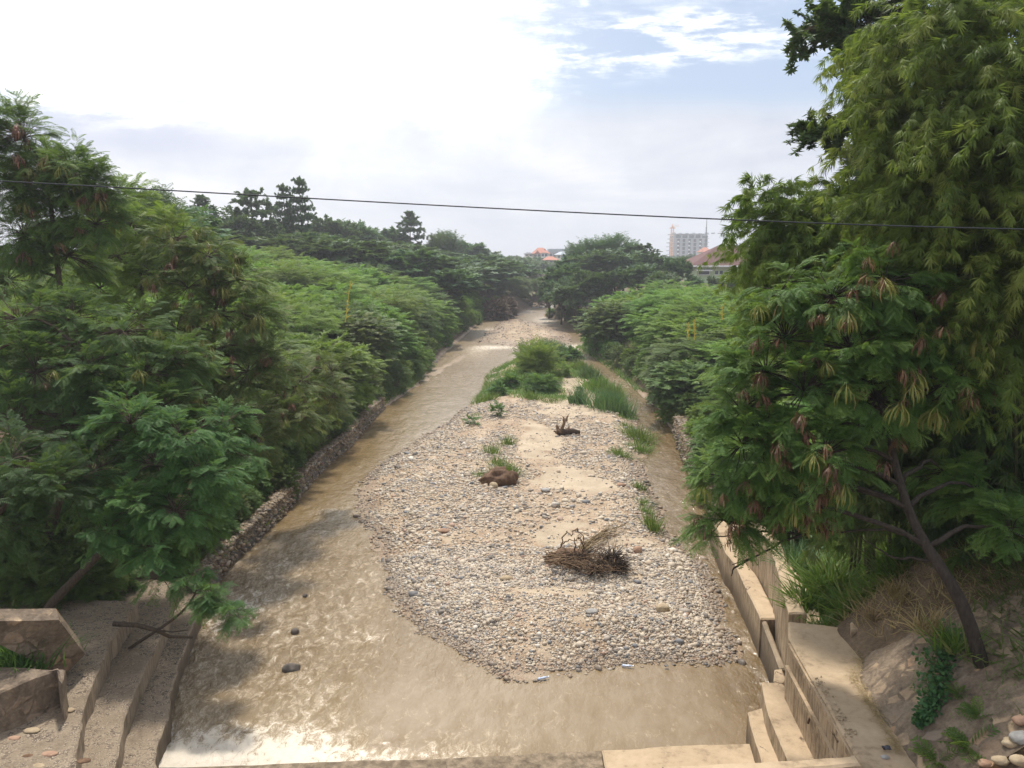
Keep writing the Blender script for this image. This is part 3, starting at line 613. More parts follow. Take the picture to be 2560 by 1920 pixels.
th = thing('masonry_block', (*g(70, 1790, 1.2), 1.2), 'blocky stone masonry stub standing on the top terrace under tall grass', 'wall')
slab('block', [g(-160, 1760, 2.0), g(0, 1730, 2.0), g(142, 1672, 2.0), g(152, 1704, 2.0), g(100, 1745, 2.0) + np.array([-.1, .9]), g(-160, 1740, 2.0) + np.array([0, 1.0])], .9, 2.0, M_PITCH, '', '', amp=.04, chip=.04, seed=4, parent=th)
# tilted masonry slab above it
def tilted(name, corners, thick, mt, label, cat, nu=26, nv=16, amp=.03, seed=0):
    c_ = [np.array(p, float) for p in corners]; uu, vv = np.meshgrid(np.linspace(0, 1, nu), np.linspace(0, 1, nv))
    P_ = ((1 - uu) * (1 - vv))[..., None] * c_[0] + (uu * (1 - vv))[..., None] * c_[1] + (uu * vv)[..., None] * c_[2] + ((1 - uu) * vv)[..., None] * c_[3]
    nr = norm(np.cross(c_[1] - c_[0], c_[3] - c_[0])); nr = nr if nr[2] > 0 else -nr
    P_ = P_ + nr * ((fbm(P_[..., 0] + P_[..., 2], P_[..., 1], 2.2, 5, seed) - .5) * 2 * amp)[..., None]
    top = P_.reshape(-1, 3); bot = top - nr * thick; n = len(top); F_ = [tuple(f) for f in gridfaces(nu, nv)] + [tuple(int(i) + n for i in f[::-1]) for f in gridfaces(nu, nv)]
    ring = [i for i in range(nu)] + [nu - 1 + j * nu for j in range(1, nv)] + [(nv - 1) * nu + i for i in range(nu - 2, -1, -1)] + [j * nu for j in range(nv - 2, 0, -1)]
    F_ += [(ring[i], ring[(i + 1) % len(ring)], ring[(i + 1) % len(ring)] + n, ring[i] + n) for i in range(len(ring))]
    o = meshobj(name, np.vstack([top, bot]), F_, mt, None, False)
    bm = bmesh.new(); bm.from_mesh(o.data); bmesh.ops.recalc_face_normals(bm, faces=bm.faces); bm.to_mesh(o.data); bm.free()
    return tag(o, label, cat)
tilted('masonry_slab', [(*g(-120, 1520, 3.2), 3.2), (*g(140, 1522, 2.7), 2.7), (*g(204, 1606, 1.75), 1.75), (*g(150, 1662, 1.45), 1.45)], .35, M_PITCH, 'tilted slab of stone masonry leaning on the left bank above the terraces', 'slab', seed=7)
# right bank: steps, wing wall with platform, weir sill and beam
edge_slab('concrete_step', [(1869, 1775), (1871, 1771), (1903, 1768), (1906, 1772), (1918, 1805), (1939, 1900), (1956, 1980)][::-1], -.5, .62, M_CONC, 'lower narrow concrete step at the right end of the weir sill', 'step', (.0, .0), seed=5) if False else None
def poly_slab(name, pts, z0, z1, mt, label, cat, **k): return slab(name, [g(u, v, z1) for u, v in pts], z0, z1, mt, label, cat, **k)
poly_slab('concrete_step', [(1868, 1778), (1905, 1768), (1950, 1800), (1990, 1900), (2010, 1990), (1922, 1990), (1904, 1903), (1885, 1840)], -.6, .62, M_CONC, 'lower narrow concrete step at the right end of the weir sill', 'step', amp=.012, chip=.02, seed=5)
poly_slab('concrete_step', [(1903, 1703), (1955, 1706), (1990, 1740), (2070, 1900), (2110, 1990), (1995, 1990), (1972, 1903), (1921, 1785)], -.55, 1.0, M_CONC, 'upper concrete step with a cracked top between the lower step and the wing wall', 'step', amp=.012, chip=.02, seed=6)
poly_slab('concrete_block', [(1936, 1672), (1956, 1671), (1968, 1700), (1957, 1712), (1933, 1702)], -.5, .98, M_CONC, 'small upright concrete block at the upstream foot of the wing wall', 'block', amp=.008, chip=.01, seed=8)
wing = thing('wing_wall', (*g(2050, 1700, 2.2), 0), 'big tan concrete wing wall with a flat cracked top at lower right', 'wall')
slab('deck', [g(1971, 1553, 2.2), g(2146, 1571, 2.2), g(2200, 1590, 2.2), g(2200, 1700, 2.2), g(2300, 1850, 2.2), g(2420, 2050, 2.2), g(2230, 2050, 2.2), g(2138, 1886, 2.2), g(1971, 1593, 2.2)], -.5, 2.2, M_CONC, '', '', amp=.01, chip=.012, seed=9, parent=wing)
p0, p1 = atz(1973, 1600, 2.2), atz(2141, 1892, 2.2); dv = (p1 - p0) / np.linalg.norm(p1 - p0); nv_ = np.array([-dv[1], dv[0], 0]); nv_ = nv_ if nv_[0] < 0 else -nv_
mb = MB()
for z_, w_ in ((1.62, .05), (2.05, .03)):
    q = [p0 - nv_ * .05, p1 + dv - nv_ * .05, p1 + dv + nv_ * w_, p0 + nv_ * w_]; mb.prism([a[:2] for a in q], z_, z_ + .09)
mb.build('ledge', M_CONC, wing)
a = atz(2036, 1778, 1.7); mb = MB(); mb.tube([a + nv_ * .03, a + nv_ * .09 + [0, 0, -.22]], .016, .02, 6); mb.build('steel_bar', M_RUST, wing)
crk = MB()
for s_ in range(110):   # crumbling joint on the deck
    k = rng.random(); q = atz(2035 + 95 * k + rng.normal(0, 9), 1690 + 150 * k + rng.normal(0, 5), 2.215); V, F_ = ico(1, s_, .25); crk.add(V * rng.uniform(.006, .022) + q, F_)
crk.build('rubble', M_ROCKY, wing)
# river walls upstream of it
def strip(pts, z, wdt): e = [g(u, v, z) for u, v in pts]; return e + [p + np.array([wdt, 0]) for p in e[::-1]]
slab('river_wall', strip([(1780, 1300), (1815, 1382), (1835, 1406), (1872, 1483), (1902, 1546)], .92, .42), -.6, .92, M_CONC, 'low concrete river wall with a sunlit flat top upstream of the wing wall', 'wall', amp=.012, chip=.02, seed=10)
slab('river_wall', strip([(1903, 1549), (1930, 1620), (1950, 1672)], .86, .12), -.6, .86, M_CONCD, 'thin concrete wall closing a narrow water-filled slot beside the wing wall', 'wall', amp=.01, chip=.015, seed=11)
slab('river_wall', strip([(1822, 1310), (1862, 1360), (1890, 1400), (1925, 1470), (1962, 1556)], 1.15, .9), -.5, 1.15, M_CONC, 'middle ledge of tan concrete between the low river wall and the tall back wall', 'wall', amp=.012, chip=.03, seed=12)
slab('river_wall', strip([(1862, 1300), (1915, 1352), (1945, 1420), (1962, 1500), (1972, 1532)], 2.05, .35), -.4, 2.05, M_CONC, 'tall tan back wall with weeds spilling over its top, behind the ledges', 'wall', amp=.015, chip=.04, seed=13)
poly_slab('concrete_post', [(2126, 1553), (2150, 1550), (2154, 1574), (2128, 1576)], 1.6, 2.42, M_CONC, 'squat concrete post standing among weeds at the far edge of the platform', 'post', amp=.008, chip=.01, seed=14)
# weir
we = [g(u, v, .10) for u, v in [(380, 1916), (640, 1910), (900, 1899), (1150, 1893), (1380, 1880), (1520, 1872)]]
slab('weir_sill', we + [we[-1] + np.array([0, -.9])] + [we[0] + np.array([0, -.9])], -1.2, .10, M_CONCD, 'wet brown concrete weir sill along the bottom edge with water pouring over it', 'weir', amp=.012, chip=.02, seed=15)
we2 = [g(u, v, .24) for u, v in [(1505, 1874), (1700, 1862), (1888, 1855), (1897, 1900)]]
slab('weir_block', we2 + [we2[-1] + np.array([0, -.9]), we2[0] + np.array([0, -1.0])], -1.1, .24, M_CONC, 'dry sunlit tan end of the weir sill next to the right-hand steps', 'weir', amp=.01, chip=.02, seed=16)
bm_ = [g(1500, 1921, 2.3), g(1700, 1911, 2.3), g(1896, 1902, 2.3), g(2140, 1886, 2.3), g(2154, 1910, 2.3), g(1900, 1934, 2.3)]
slab('concrete_beam', bm_[:5] + [bm_[3] + np.array([0.02, -.34]), bm_[0] + np.array([0, -.34])][1:], 1.2, 2.3, M_CONC, 'horizontal concrete beam crossing the lower right edge in front of the steps', 'beam', amp=.008, chip=.02, seed=17)
# brown mud and rubble on the crest
# stone-pitched slope right of the platform
toe = np.array([(*g(u, v, 2.2), 2.2) for u, v in [(2215, 1560), (2187, 1580), (2152, 1640), (2143, 1695), (2165, 1740), (2195, 1785), (2240, 1852), (2290, 1930), (2340, 2010)]])
tt = np.linspace(0, 1, 90); ti = np.linspace(0, 1, len(toe)); tl = np.stack([np.interp(tt, ti, toe[:, k]) for k in range(3)], -1)
dirs = norm(np.stack([np.full(90, 1.0), .75 * sstep(tt, .32, .0) - .05, np.zeros(90)], -1))
Ls = np.interp(tt, [0, .2, .5, 1], [.7, 1.5, 2.3, 2.6]); ss = np.linspace(0, 1, 44)
Pg = tl[:, None] + dirs[:, None] * (Ls[:, None] * ss[None])[..., None]; rise = .92 * Ls[:, None] * ss[None]
Pg[..., 2] = 2.17 + rise * (1 - .12 * ss[None]); Pg[..., 2] += (fbm(Pg[..., 0], Pg[..., 1], 2.0, 5, 77) - .5) * .12 * np.minimum(1, ss[None] * 6) + (fbm(Pg[..., 0], Pg[..., 1], 9, 3, 78) - .5) * .05
Pb = Pg - np.array([0, 0, .5]); nU, nV = 44, 90; n = nU * nV
Ft = gridfaces(nU, nV); rg = list(range(nU)) + [nU - 1 + j * nU for j in range(1, nV)] + [(nV - 1) * nU + i for i in range(nU - 2, -1, -1)] + [j * nU for j in range(nV - 2, 0, -1)]
side = np.array([(rg[i], rg[i] + n, rg[(i + 1) % len(rg)] + n, rg[(i + 1) % len(rg)]) for i in range(len(rg))])
emb = meshobj('stone_embankment', np.vstack([Pg.reshape(-1, 3), Pb.reshape(-1, 3)]), np.vstack([Ft[:, ::-1], Ft + n, side]), M_PITCH, None, True)
tag(emb, 'sloping bank of mortared rubble stone rising beside the flat concrete platform', 'embankment')
def embz(x, y):
    k = np.argmin((Pg[..., 0] - x) ** 2 + (Pg[..., 1] - y) ** 2); return float(Pg[..., 2].ravel()[k])
# old rock-filled wall along the left bank
def rockwall(name, px, h, wd, label, z0=-.4, nst=5200, seed=0, sgn=-1, mt=None, ssz=.055):
    base = np.array([(*g(u, v, 0), 0) for u, v in px]); L = np.concatenate([[0], np.cumsum(np.linalg.norm(np.diff(base, axis=0), axis=1))])
    root = thing(name, tuple(base[0]), label, 'wall'); m_ = max(20, int(L[-1] / .16)); q = np.linspace(0, L[-1], m_)
    c_ = np.stack([np.interp(q, L, base[:, k]) for k in range(3)], -1); prof = [(0, z0), (.03, h * .45), (.10, h * .9), (.22, h), (wd, h * 1.02), (wd + .1, z0)]
    V = np.array([[p + np.array([sgn * a_, 0, b_]) for a_, b_ in prof] for p in c_]); V += (fbm(V[..., 1] * 2, V[..., 2] * 3 + V[..., 0], 1.6, 4, seed)[..., None] - .5) * np.array([.22, .1, .14]) 
    F_ = gridfaces(len(prof), m_); o = meshobj('core', V.reshape(-1, 3), F_, M_ROCKD if mt is None else mt, root, True)
    k = rng.random(nst); q = rng.random(nst) * L[-1]; cc = np.stack([np.interp(q, L, base[:, j]) for j in range(3)], -1)
    a_ = np.where(k < .5, rng.uniform(-.03, .12, nst), rng.uniform(.05, wd, nst)); z_ = np.where(k < .5, rng.uniform(-.1, h, nst), h + .0) ; a_ = np.where(k < .5, a_ + .14 * (z_ / h) ** 2, a_)
    off = (fbm(cc[:, 1] * 2, z_ * 3 + cc[:, 0], 1.6, 4, seed) - .5)
    V, F_, T = stones(cc[:, 0] + sgn * a_ + off * .22, cc[:, 1], z_ + off * .14, ssz * np.exp(rng.normal(0, .35, nst)), rng.uniform(.45, 1.2, nst))
    so = meshobj('stones', V, F_, M_STONE, root, True, {'tint': T}); so['kind'] = 'stuff'
    n = nst // 2; q = rng.random(n) * L[-1]; cc = np.stack([np.interp(q, L, base[:, j]) for j in range(3)], -1) + np.stack([sgn * rng.uniform(-.02, wd, n), np.zeros(n), h + rng.uniform(-.25, .12, n)], -1)
    f = norm(rng.normal(size=(n, 3)) * [1, 1, .5] - [0, 0, .3]); V, F_, T = leaves(cc, f, rng.random(n), blade, .28)
    so = meshobj('dry_grass', V, F_, M_STRAW, root, False, {'tint': T}); so['kind'] = 'stuff'; return root
bq = []
for i in range(3): bq.append([(i / 3, -.035 * (1 - i / 3.2), -.16 * (i / 3) ** 2), (i / 3, .035 * (1 - i / 3.2), -.16 * (i / 3) ** 2), ((i + 1) / 3, .035 * (1 - (i + 1) / 3.2), -.16 * ((i + 1) / 3) ** 2), ((i + 1) / 3, -.035 * (1 - (i + 1) / 3.2), -.16 * ((i + 1) / 3) ** 2)])
blade = (np.array(bq, float).reshape(-1, 3), np.arange(12).reshape(-1, 4))
rockwall('rubble_wall', [(512, 1520), (530, 1476), (565, 1426), (651, 1347), (716, 1280), (814, 1168), (873, 1120), (931, 1051), (962, 1020)], .62, .4, 'long rubble wall capped with dry straw, running along the left bank', nst=9000, seed=31)
rockwall('rubble_wall', [(1790, 1330), (1765, 1270), (1735, 1205), (1705, 1150), (1695, 1118), (1682, 1085)], .95, .7, 'short rubble river wall half hidden by the pod tree on the right bank', nst=3500, seed=32, sgn=1, mt=M_CONCD)

# ------------------------------------------------------------------ drift and litter on the island
def rock(u, v, r_, mt, label, name='boulder', flat=.7, seed=0, base=None, stretch=(1, 1)):
    p = atz(u, v, .35) if base is None else np.array(base); z = hz(p[0], p[1]) if base is None else p[2]
    V, F_ = ico(3, seed, .03); V = V * (1 + .35 * (fbm(V[:, 0] + seed, V[:, 1] + V[:, 2], 1.3, 3, seed)[:, None] - .5)); V *= [stretch[0], stretch[1], flat]
    return tag(meshobj(name, V * r_ + [p[0], p[1], z + r_ * flat * .45], F_, mt, None, True), label, 'rock')
rock(1234, 1224, .17, M_ROCKY, 'round yellowish boulder in front of the brown earth mound', seed=1, flat=.9)
rock(1246, 1214, .15, M_ROCKG, 'pale grey boulder touching the brown earth mound', seed=2, flat=.85)
rock(1364, 1227, .15, M_ROCKG, 'flat grey stone alone on the bare sand hollow', seed=3, flat=.5, stretch=(1.2, .9))
rock(1594, 1386, .14, M_ROCKR, 'rust-red angular stone to the right of the driftwood pile', seed=4, flat=.8)
rock(1480, 1539, .12, M_ROCKG, 'smooth grey oval stone on fine gravel below the driftwood pile', seed=5, flat=.55, stretch=(1.3, .9))
rock(1656, 1530, .16, M_ROCKY, 'large yellow-brown stone among cobbles near the right shore', seed=6, flat=.8)
rock(1266, 1449, .14, M_ROCKY, 'broad buff cobble left of the driftwood pile', seed=7, flat=.5, stretch=(1.3, .9))
rock(1553, 1212, .14, M_ROCKR, 'reddish flat stone on gravel right of the sand hollow', seed=8, flat=.55, stretch=(1.3, .9))
rock(1108, 1335, .16, M_ROCKR, 'pinkish slab-like stone on the upper left gravel', seed=9, flat=.4, stretch=(1.3, .8))
rock(728, 1672, .16, M_ROCKD, 'dark pointed rock sticking out of the left channel', base=(*g(728, 1672, 0), -.06), seed=10, flat=.8, stretch=(1.3, .8))
rock(737, 1580, .10, M_ROCKD, 'small black rock upstream of the pointed one in the left channel', base=(*g(737, 1580, 0), -.03), seed=11, flat=.9)
rock(760, 1490, .07, M_ROCKD, 'tiny dark rock farthest upstream in the left channel rapids', base=(*g(762, 1490, 0), -.02), seed=12, flat=.9)
# scattered flat stones on the top terrace
for i, (u, v, r_) in enumerate([(170, 1775, .11), (125, 1885, .12), (70, 1890, .09), (80, 1826, .13), (35, 1845, .1), (210, 1902, .1), (95, 1915, .1)]):
    rock(u, v, r_ * .75, [M_ROCKY, M_ROCKR, M_CLAY][i % 3], ['yellow-brown stone on the top terrace below the masonry stub', 'flat grey-brown stone near the lower edge of the top terrace', 'small flat stone at the left of the top terrace edge', 'long rusty stone lying across the top terrace', 'small reddish stone at the far left of the top terrace', 'loose stone at the outer lip of the top terrace', 'loose stone at the very bottom of the picture on the top terrace'][i], base=(*g(u, v, 1.28), 1.27), name='flat_stone', flat=.3, seed=20 + i, stretch=(1.4, .8))
for i, (u, v, r_, m_) in enumerate([(2528, 1862, .16, M_ROCKY), (2500, 1905, .14, M_ROCKY), (2555, 1850, .2, M_ROCKG), (2548, 1905, .15, M_ROCKY), (2462, 1912, .12, M_ROCKR), (2552, 1805, .15, M_ROCKR), (2212, 1895, .08, M_ROCKG)]):
    d = ray(u, v); k_ = min(np.linspace(6, 14, 400), key=lambda k: abs(CAMZ + d[2] * k - max(embz(d[0] * k, d[1] * k), 2.2))); p = d * k_ + [0, 0, CAMZ]
    rock(u, v, r_ * .62, m_, ['buff stone in the bottom right corner heap', 'tan stone left of the corner heap', 'large grey stone at the right edge of the corner heap', 'pale stone at the very corner of the heap', 'reddish stone low on the slope beside the corner heap', 'rust-coloured stone topmost at the right edge', 'small pale stone at the foot of the masonry slope'][i], base=p, name='loose_stone', flat=.6, seed=40 + i, stretch=(1.2, .9))
# brown earth mound with grass
p = atz(1243, 1215, .35); me_z = hz(p[0], p[1]); V, F_ = ico(4, 3, .0)
V = V * (1 + .7 * (fbm(V[:, 0] * 2 + 3, V[:, 1] * 2 + V[:, 2], 1.4, 5, 8)[:, None] - .5)) * [.78, .55, .50]; V[:, 2] += .12 * V[:, 0]
V += norm(V) * ((fbm(V[:, 0] * 8, V[:, 2] * 8 + V[:, 1] * 8, 1, 3, 5)[:, None] - .5) * .16)
o = meshobj('earth_mound', V + [p[0], p[1] + .3, me_z + .08], F_, M_CLAY, None, True); tag(o, 'clump of dark brown earth washed up on the gravel, grass growing on it', 'mound')
# drift pile
pc = atz(1465, 1410, .4); zc = hz(pc[0], pc[1])
pile = thing('driftwood_pile', (pc[0], pc[1], zc), 'tangled heap of dry branches and roots stranded on the gravel', 'driftwood')
def wig(a_, b_, n=7, sag=0, j=.03):
    a_ = np.array(a_, float); b_ = np.array(b_, float); q = np.linspace(0, 1, n)[:, None]; P_ = a_ * (1 - q) + b_ * q; P_[:, 2] += (sag * np.sin(np.pi * q))[:, 0]; P_[1:-1] += rng.normal(0, j, (n - 2, 3)); return P_
mb = MB()
def pp(u, v, z): k = atz(u, v, zc + z); return k
for i in range(46):
    u = rng.uniform(1358, 1400); a_ = pp(u, 1388 + rng.uniform(-8, 22), rng.uniform(.05, .35)); b_ = pp(rng.uniform(1450, 1540), 1405 + rng.uniform(-15, 25), rng.uniform(.05, .35)); mb.tube(wig(a_, b_, 8, rng.uniform(-.05, .12), .03), rng.uniform(.012, .03), .006, 5)
for a_, b_, s_ in (((1395, 1372, .1), (1440, 1352, .85), .12), ((1440, 1352, .85), (1462, 1372, .2), .2), ((1402, 1362, .15), (1428, 1340, 1.05), .25), ((1428, 1340, 1.05), (1462, 1362, .55), .3), ((1438, 1385, .1), (1436, 1345, .9), .05), ((1462, 1385, .1), (1452, 1350, .8), .05), ((1480, 1385, .1), (1510, 1362, .12), .02), ((1470, 1378, .1), (1510, 1361, .15), .02), ((1500, 1430, .2), (1555, 1425, .1), .05), ((1490, 1385, .4), (1530, 1420, .3), .05)):
    mb.tube(wig(pp(*a_), pp(*b_), 10, s_, .025), .022, .012, 6)
for i in range(60):
    a_ = pp(rng.uniform(1390, 1560), rng.uniform(1388, 1430), rng.uniform(.0, .4)); mb.tube(wig(a_, a_ + rng.normal(0, .45, 3) * [1, .7, .35], 6, .05, .04), rng.uniform(.007, .018), .004, 4)
mb.build('branches', M_DRIFT, pile, True)
mb = MB()
for cu, cv, n_, r_ in ((1530, 1400, 330, .36), (1490, 1420, 160, .30), (1548, 1415, 160, .26), (1450, 1400, 90, .3)):
    c0 = pp(cu, cv, .22)
    for i in range(n_):
        d = norm(rng.normal(size=3)) * [1.15, .9, .85]; a_ = c0 + d * r_ * rng.uniform(.2, .6); b_ = c0 + (d + rng.normal(0, .35, 3)) * r_ * rng.uniform(.9, 1.35); b_[2] = max(b_[2], zc); mb.tube(wig(a_, b_, 4, 0, .03), .010, .003, 3)
mb.build('root_mass', M_DRIFTD, pile)
mb = MB()
for i in range(26):
    a_ = pp(1455 + rng.normal(0, 7), 1372 + rng.normal(0, 5), .15); b_ = atz(1570 + rng.normal(0, 20), 1304 + rng.normal(0, 5), .52); q = rng.uniform(.5, 1); mb.tube(wig(a_, a_ + (b_ - a_) * q, 8, .1, .02), .014, .004, 4)
mb.build('reed_stalks', M_STRAW, pile); 
for ch in pile.children:
    if ch.name.startswith('reed'): ch['label'] = 'long straw-coloured reed stalks trailing up to the right'
V, F_ = ico(3, 5, .03); c0 = pp(1425, 1392, .05); V = V * (1 + .5 * (fbm(V[:, 0] * 2, V[:, 1] + V[:, 2], 1.5, 3, 9)[:, None] - .5)); meshobj('earth_clod', V * [.45, .35, .25] + c0, F_, M_CLAY, pile, True)
# stump with upright roots
ps = atz(1412, 1088, .4); zs = hz(ps[0], ps[1]); stump = thing('driftwood_stump', (ps[0], ps[1], zs), 'small weathered stump with broken roots standing up on the sand', 'driftwood')
mb = MB()
mb.tube(wig(ps + [-.35, 0, .12 + zs - ps[2]], ps + [.75, .1, .12 + zs - ps[2]], 7, .05, .03), .19, .10, 8, .08)
mb.build('log', M_DRIFTD, stump, True); mb = MB()
for a_, b_, r_ in (((-.25, 0, .15), (-.42, 0, .50), .11), ((-.1, .05, .15), (-.02, 0, .85), .10), ((.05, 0, .7), (.16, 0, .98), .06), ((-.05, 0, .6), (-.12, .05, .92), .05), ((-.3, 0, .1), (-.55, -.1, .22), .08), ((-.2, -.1, .12), (-.35, -.25, .3), .08), ((.1, 0, .15), (.2, .1, .42), .07)):
    mb.tube(wig(np.array(a_) + [ps[0], ps[1], zs], np.array(b_) + [ps[0], ps[1], zs], 5, 0, .02), r_, r_ * .55, 7, .08)
mb.build('root', M_DRIFT, stump, True)
pa = atz(1575, 985, .4); za = hz(pa[0], pa[1]); q = np.linspace(0, np.pi, 12)
mb = MB(); mb.tube(np.stack([pa[0] - 1.95 + .45 * np.cos(q), pa[1] + 0 * q, za + .75 * np.sin(q)], -1), .05, .04, 6); tag(mb.build('bent_root', M_DRIFTD, None, True), 'dark arched root sticking out of the sand near the reed clump', 'driftwood')
# litter
def bottle(u, v, rz, label, z=.02):
    p = atz(u, v, .12); z0 = max(hz(p[0], p[1]), 0.0) + z; root = thing('plastic_bottle', (p[0], p[1], z0), label, 'bottle')
    mb = MB(); prof = [(0, .006), (.004, .034), (.05, .036), (.10, .028), (.15, .036), (.19, .034), (.225, .014), (.25, .013)]; d = np.array([math.cos(rz), math.sin(rz), .05])
    V = []; F_ = []
    for i, (s_, r_) in enumerate(prof):
        for j in range(10):
            a_ = j / 10 * 2 * math.pi; n_ = np.array([-d[1], d[0], 0]); V.append(np.array([p[0], p[1], z0 + .03]) + d * s_ * .95 + (n_ * math.cos(a_) + np.array([0, 0, .75]) * math.sin(a_)) * r_ * .95)
    for i in range(len(prof) - 1):
        for j in range(10): F_.append((i * 10 + j, i * 10 + (j + 1) % 10, (i + 1) * 10 + (j + 1) % 10, (i + 1) * 10 + j))
    F_.append(tuple(range(10))); meshobj('body', V, F_, M_PLAST, root, True); e = np.array(V[-10:]).mean(0); mb.tube([e, e + d * .025], .02, .02, 8); mb.build('cap', M_WHITE, root)
bottle(1344, 1690, .3, 'crushed clear plastic bottle at the tip of the gravel, at the waterline')
bottle(1555, 1656, -.2, 'bluish plastic bottle at the wet edge right of the other bottle')
def rag(u, v, z, s_, mt, label, name, seed):
    p = atz(u, v, z); xx_, yy_ = np.meshgrid(np.linspace(-1, 1, 12), np.linspace(-1, 1, 12)); zz_ = fbm(xx_ + seed, yy_, 1.6, 3, seed) * .9; m_ = (xx_ ** 2 + yy_ ** 2) < 1.1
    V = np.stack([xx_ * s_ + p[0], yy_ * s_ * .7 + p[1], zz_ * s_ + p[2]], -1).reshape(-1, 3); F_ = gridfaces(12, 12); V2 = V - [0, 0, .006]
    tag(meshobj(name, np.vstack([V, V2]), np.vstack([F_, F_[:, ::-1] + 144]), mt, None, True), label, 'litter')
rag(2216, 1874, 2.24, .06, M_POLY, 'scrap of blue-black plastic at the foot of the masonry slope', 'plastic_scrap', 3)
rag(1666, 1666, .05, .045, M_POLY, 'tiny dark plastic scrap at the right end of the waterline', 'plastic_scrap', 5)

# ------------------------------------------------------------------ overhead cable
cp = [aty(-900, 415, 9.2), aty(6, 445, 9), aty(787, 501, 8.9), aty(1300, 528, 8.8), aty(1851, 551, 8.7), aty(2560, 567, 8.6), aty(3500, 575, 8.5)]
q = np.linspace(0, 1, 60); cs = np.array(cp); us = np.array([-900, 6, 787, 1300, 1851, 2560, 3500]); k = np.polyfit(us, cs[:, 2], 3); uq = np.linspace(-900, 3500, 80)
mb = MB(); mb.tube(np.stack([np.interp(uq, us, cs[:, 0]), np.interp(uq, us, cs[:, 1]), np.polyval(k, uq)], -1), .0075, .0075, 8)
tag(mb.build('overhead_cable', M_CABLE, None, True), 'single dark cable strung across the whole view in front of the sky', 'cable')

# ------------------------------------------------------------------ far buildings
def house_box(root, name, x0, x1, y0, y1, z0, z1, mt):
    mb = MB(); mb.box(x0, x1, y0, y1, z0, z1); return mb.build(name, mt, root)
def hiproof(root, x0, x1, y0, y1, z, h, mt, ov=.6, name='roof', ridge=.35):
    x0 -= ov; x1 += ov; y0 -= ov; y1 += ov; r_ = (x1 - x0) * ridge; cx_, cy_ = (x0 + x1) / 2, (y0 + y1) / 2
    V = [(x0, y0, z), (x1, y0, z), (x1, y1, z), (x0, y1, z), (cx_ - r_ / 2, cy_, z + h), (cx_ + r_ / 2, cy_, z + h)]
    return meshobj(name, V, [(0, 1, 5, 4), (1, 2, 5), (2, 3, 4, 5), (3, 0, 4), (3, 2, 1, 0)], mt, root)
# pale green bungalow with maroon roof
Y = 130.; k = Y / FS; X0, X1 = (1738 - 1280) * k, (1960 - 1280) * k
zr = lambda v, Y=Y: aty(1280, v, Y)[2]
b = thing('bungalow', (X0 + 8, Y, 4.2), 'pale green bungalow with a maroon hipped roof on the right rise', 'house')
house_box(b, 'wall', X0, X1, Y, Y + 10, 3.5, zr(664), M_LIME); hiproof(b, X0, X1, Y, Y + 10, zr(664) + .03, zr(630) - zr(664) + 1.0, M_MAROON, 1.3)
mb = MB(); mb.box(X0 - 1.3, X1 + 1.3, Y - 1.42, Y - 1.3, zr(664) - .22, zr(664) + .06); mb.box(X0 - 1.42, X0 - 1.3, Y - 1.3, Y + 11, zr(664) - .22, zr(664) + .06); mb.build('fascia', M_WHITE, b)
meshobj('awning', [(X0 - .4, Y - .03, zr(672)), (X0 + 2.2, Y - .03, zr(672)), (X0 + 2.2, Y - 1.6, zr(676)), (X0 - .4, Y - 1.6, zr(676)), (X0 - .4, Y - .03, zr(672) - .08), (X0 + 2.2, Y - .03, zr(672) - .08), (X0 + 2.2, Y - 1.6, zr(676) - .08), (X0 - .4, Y - 1.6, zr(676) - .08)], [(0, 1, 2, 3), (7, 6, 5, 4), (3, 2, 6, 7), (0, 3, 7, 4), (1, 0, 4, 5), (2, 1, 5, 6)], M_WHITE, b)
for wx_, ww in ((.3, 1.7), (3.0, .5), (3.8, .5), (7, 1), (10, 1)):
    w_ = house_box(b, 'window', X0 + wx_, X0 + wx_ + ww, Y - .04, Y + .3, zr(686), zr(677), M_DARKWIN)
    s_ = house_box(b, 'sill', X0 + wx_ - .1, X0 + wx_ + ww + .1, Y - .12, Y + .2, zr(686) - .12, zr(686) - .005, M_WHITE)
# hotel block under construction
Y = 600.; hx = lambda u: (u - 1280) * Y / FS; hz_ = lambda v: aty(1280, v, Y)[2]
b = thing('unfinished_block', (hx(1720), Y, 0), 'unfinished concrete high-rise with open floors rising over the far trees', 'building')
X0, X1 = hx(1677), hx(1764); vs = [585, 596, 606, 616, 626, 636, 648]
house_box(b, 'core', X0 + 1.5, X1, Y + 4, Y + 22, 3, hz_(588), M_DARKWIN)
for v in vs: house_box(b, 'floor_slab', X0 - (.6 if v > 600 else 0), X1, Y, Y + 24, hz_(v) - .3, hz_(v) + .3, M_RCON)
for i in range(8): house_box(b, 'roof_stub', X0 + i * 5, X0 + i * 5 + 2.2, Y + 3, Y + 6, hz_(584) - .1, hz_(584) + rng.uniform(.4, .9), M_RCON)
for v0, v1 in zip(vs[:-1], vs[1:]):
    x = X0 + 1
    while x < X1 - 2: house_box(b, 'wall_pier', x, x + (1.0 if v0 < 590 else 2.0), Y + .8, Y + 2.0, hz_(v1) + .25, hz_(v0) - .25, M_RCON); x += 5.0 if v0 < 590 else 4.2
for v0, v1 in zip(vs[1:-1], vs[2:]):
    x = X0 + 2.6
    while x < X1 - 4: house_box(b, 'balcony_rail', x + .6, x + 1.8, Y + .4, Y + .6, hz_(v1) + .3, hz_(v1) + 1.2, M_WHITE); x += 8.4
cr = thing('tower_crane', (hx(1671), Y - 4, 3), 'pale orange tower crane standing against the left side of the unfinished high-rise', 'crane')
mb = MB(); cx_ = hx(1671); z1 = hz_(572)
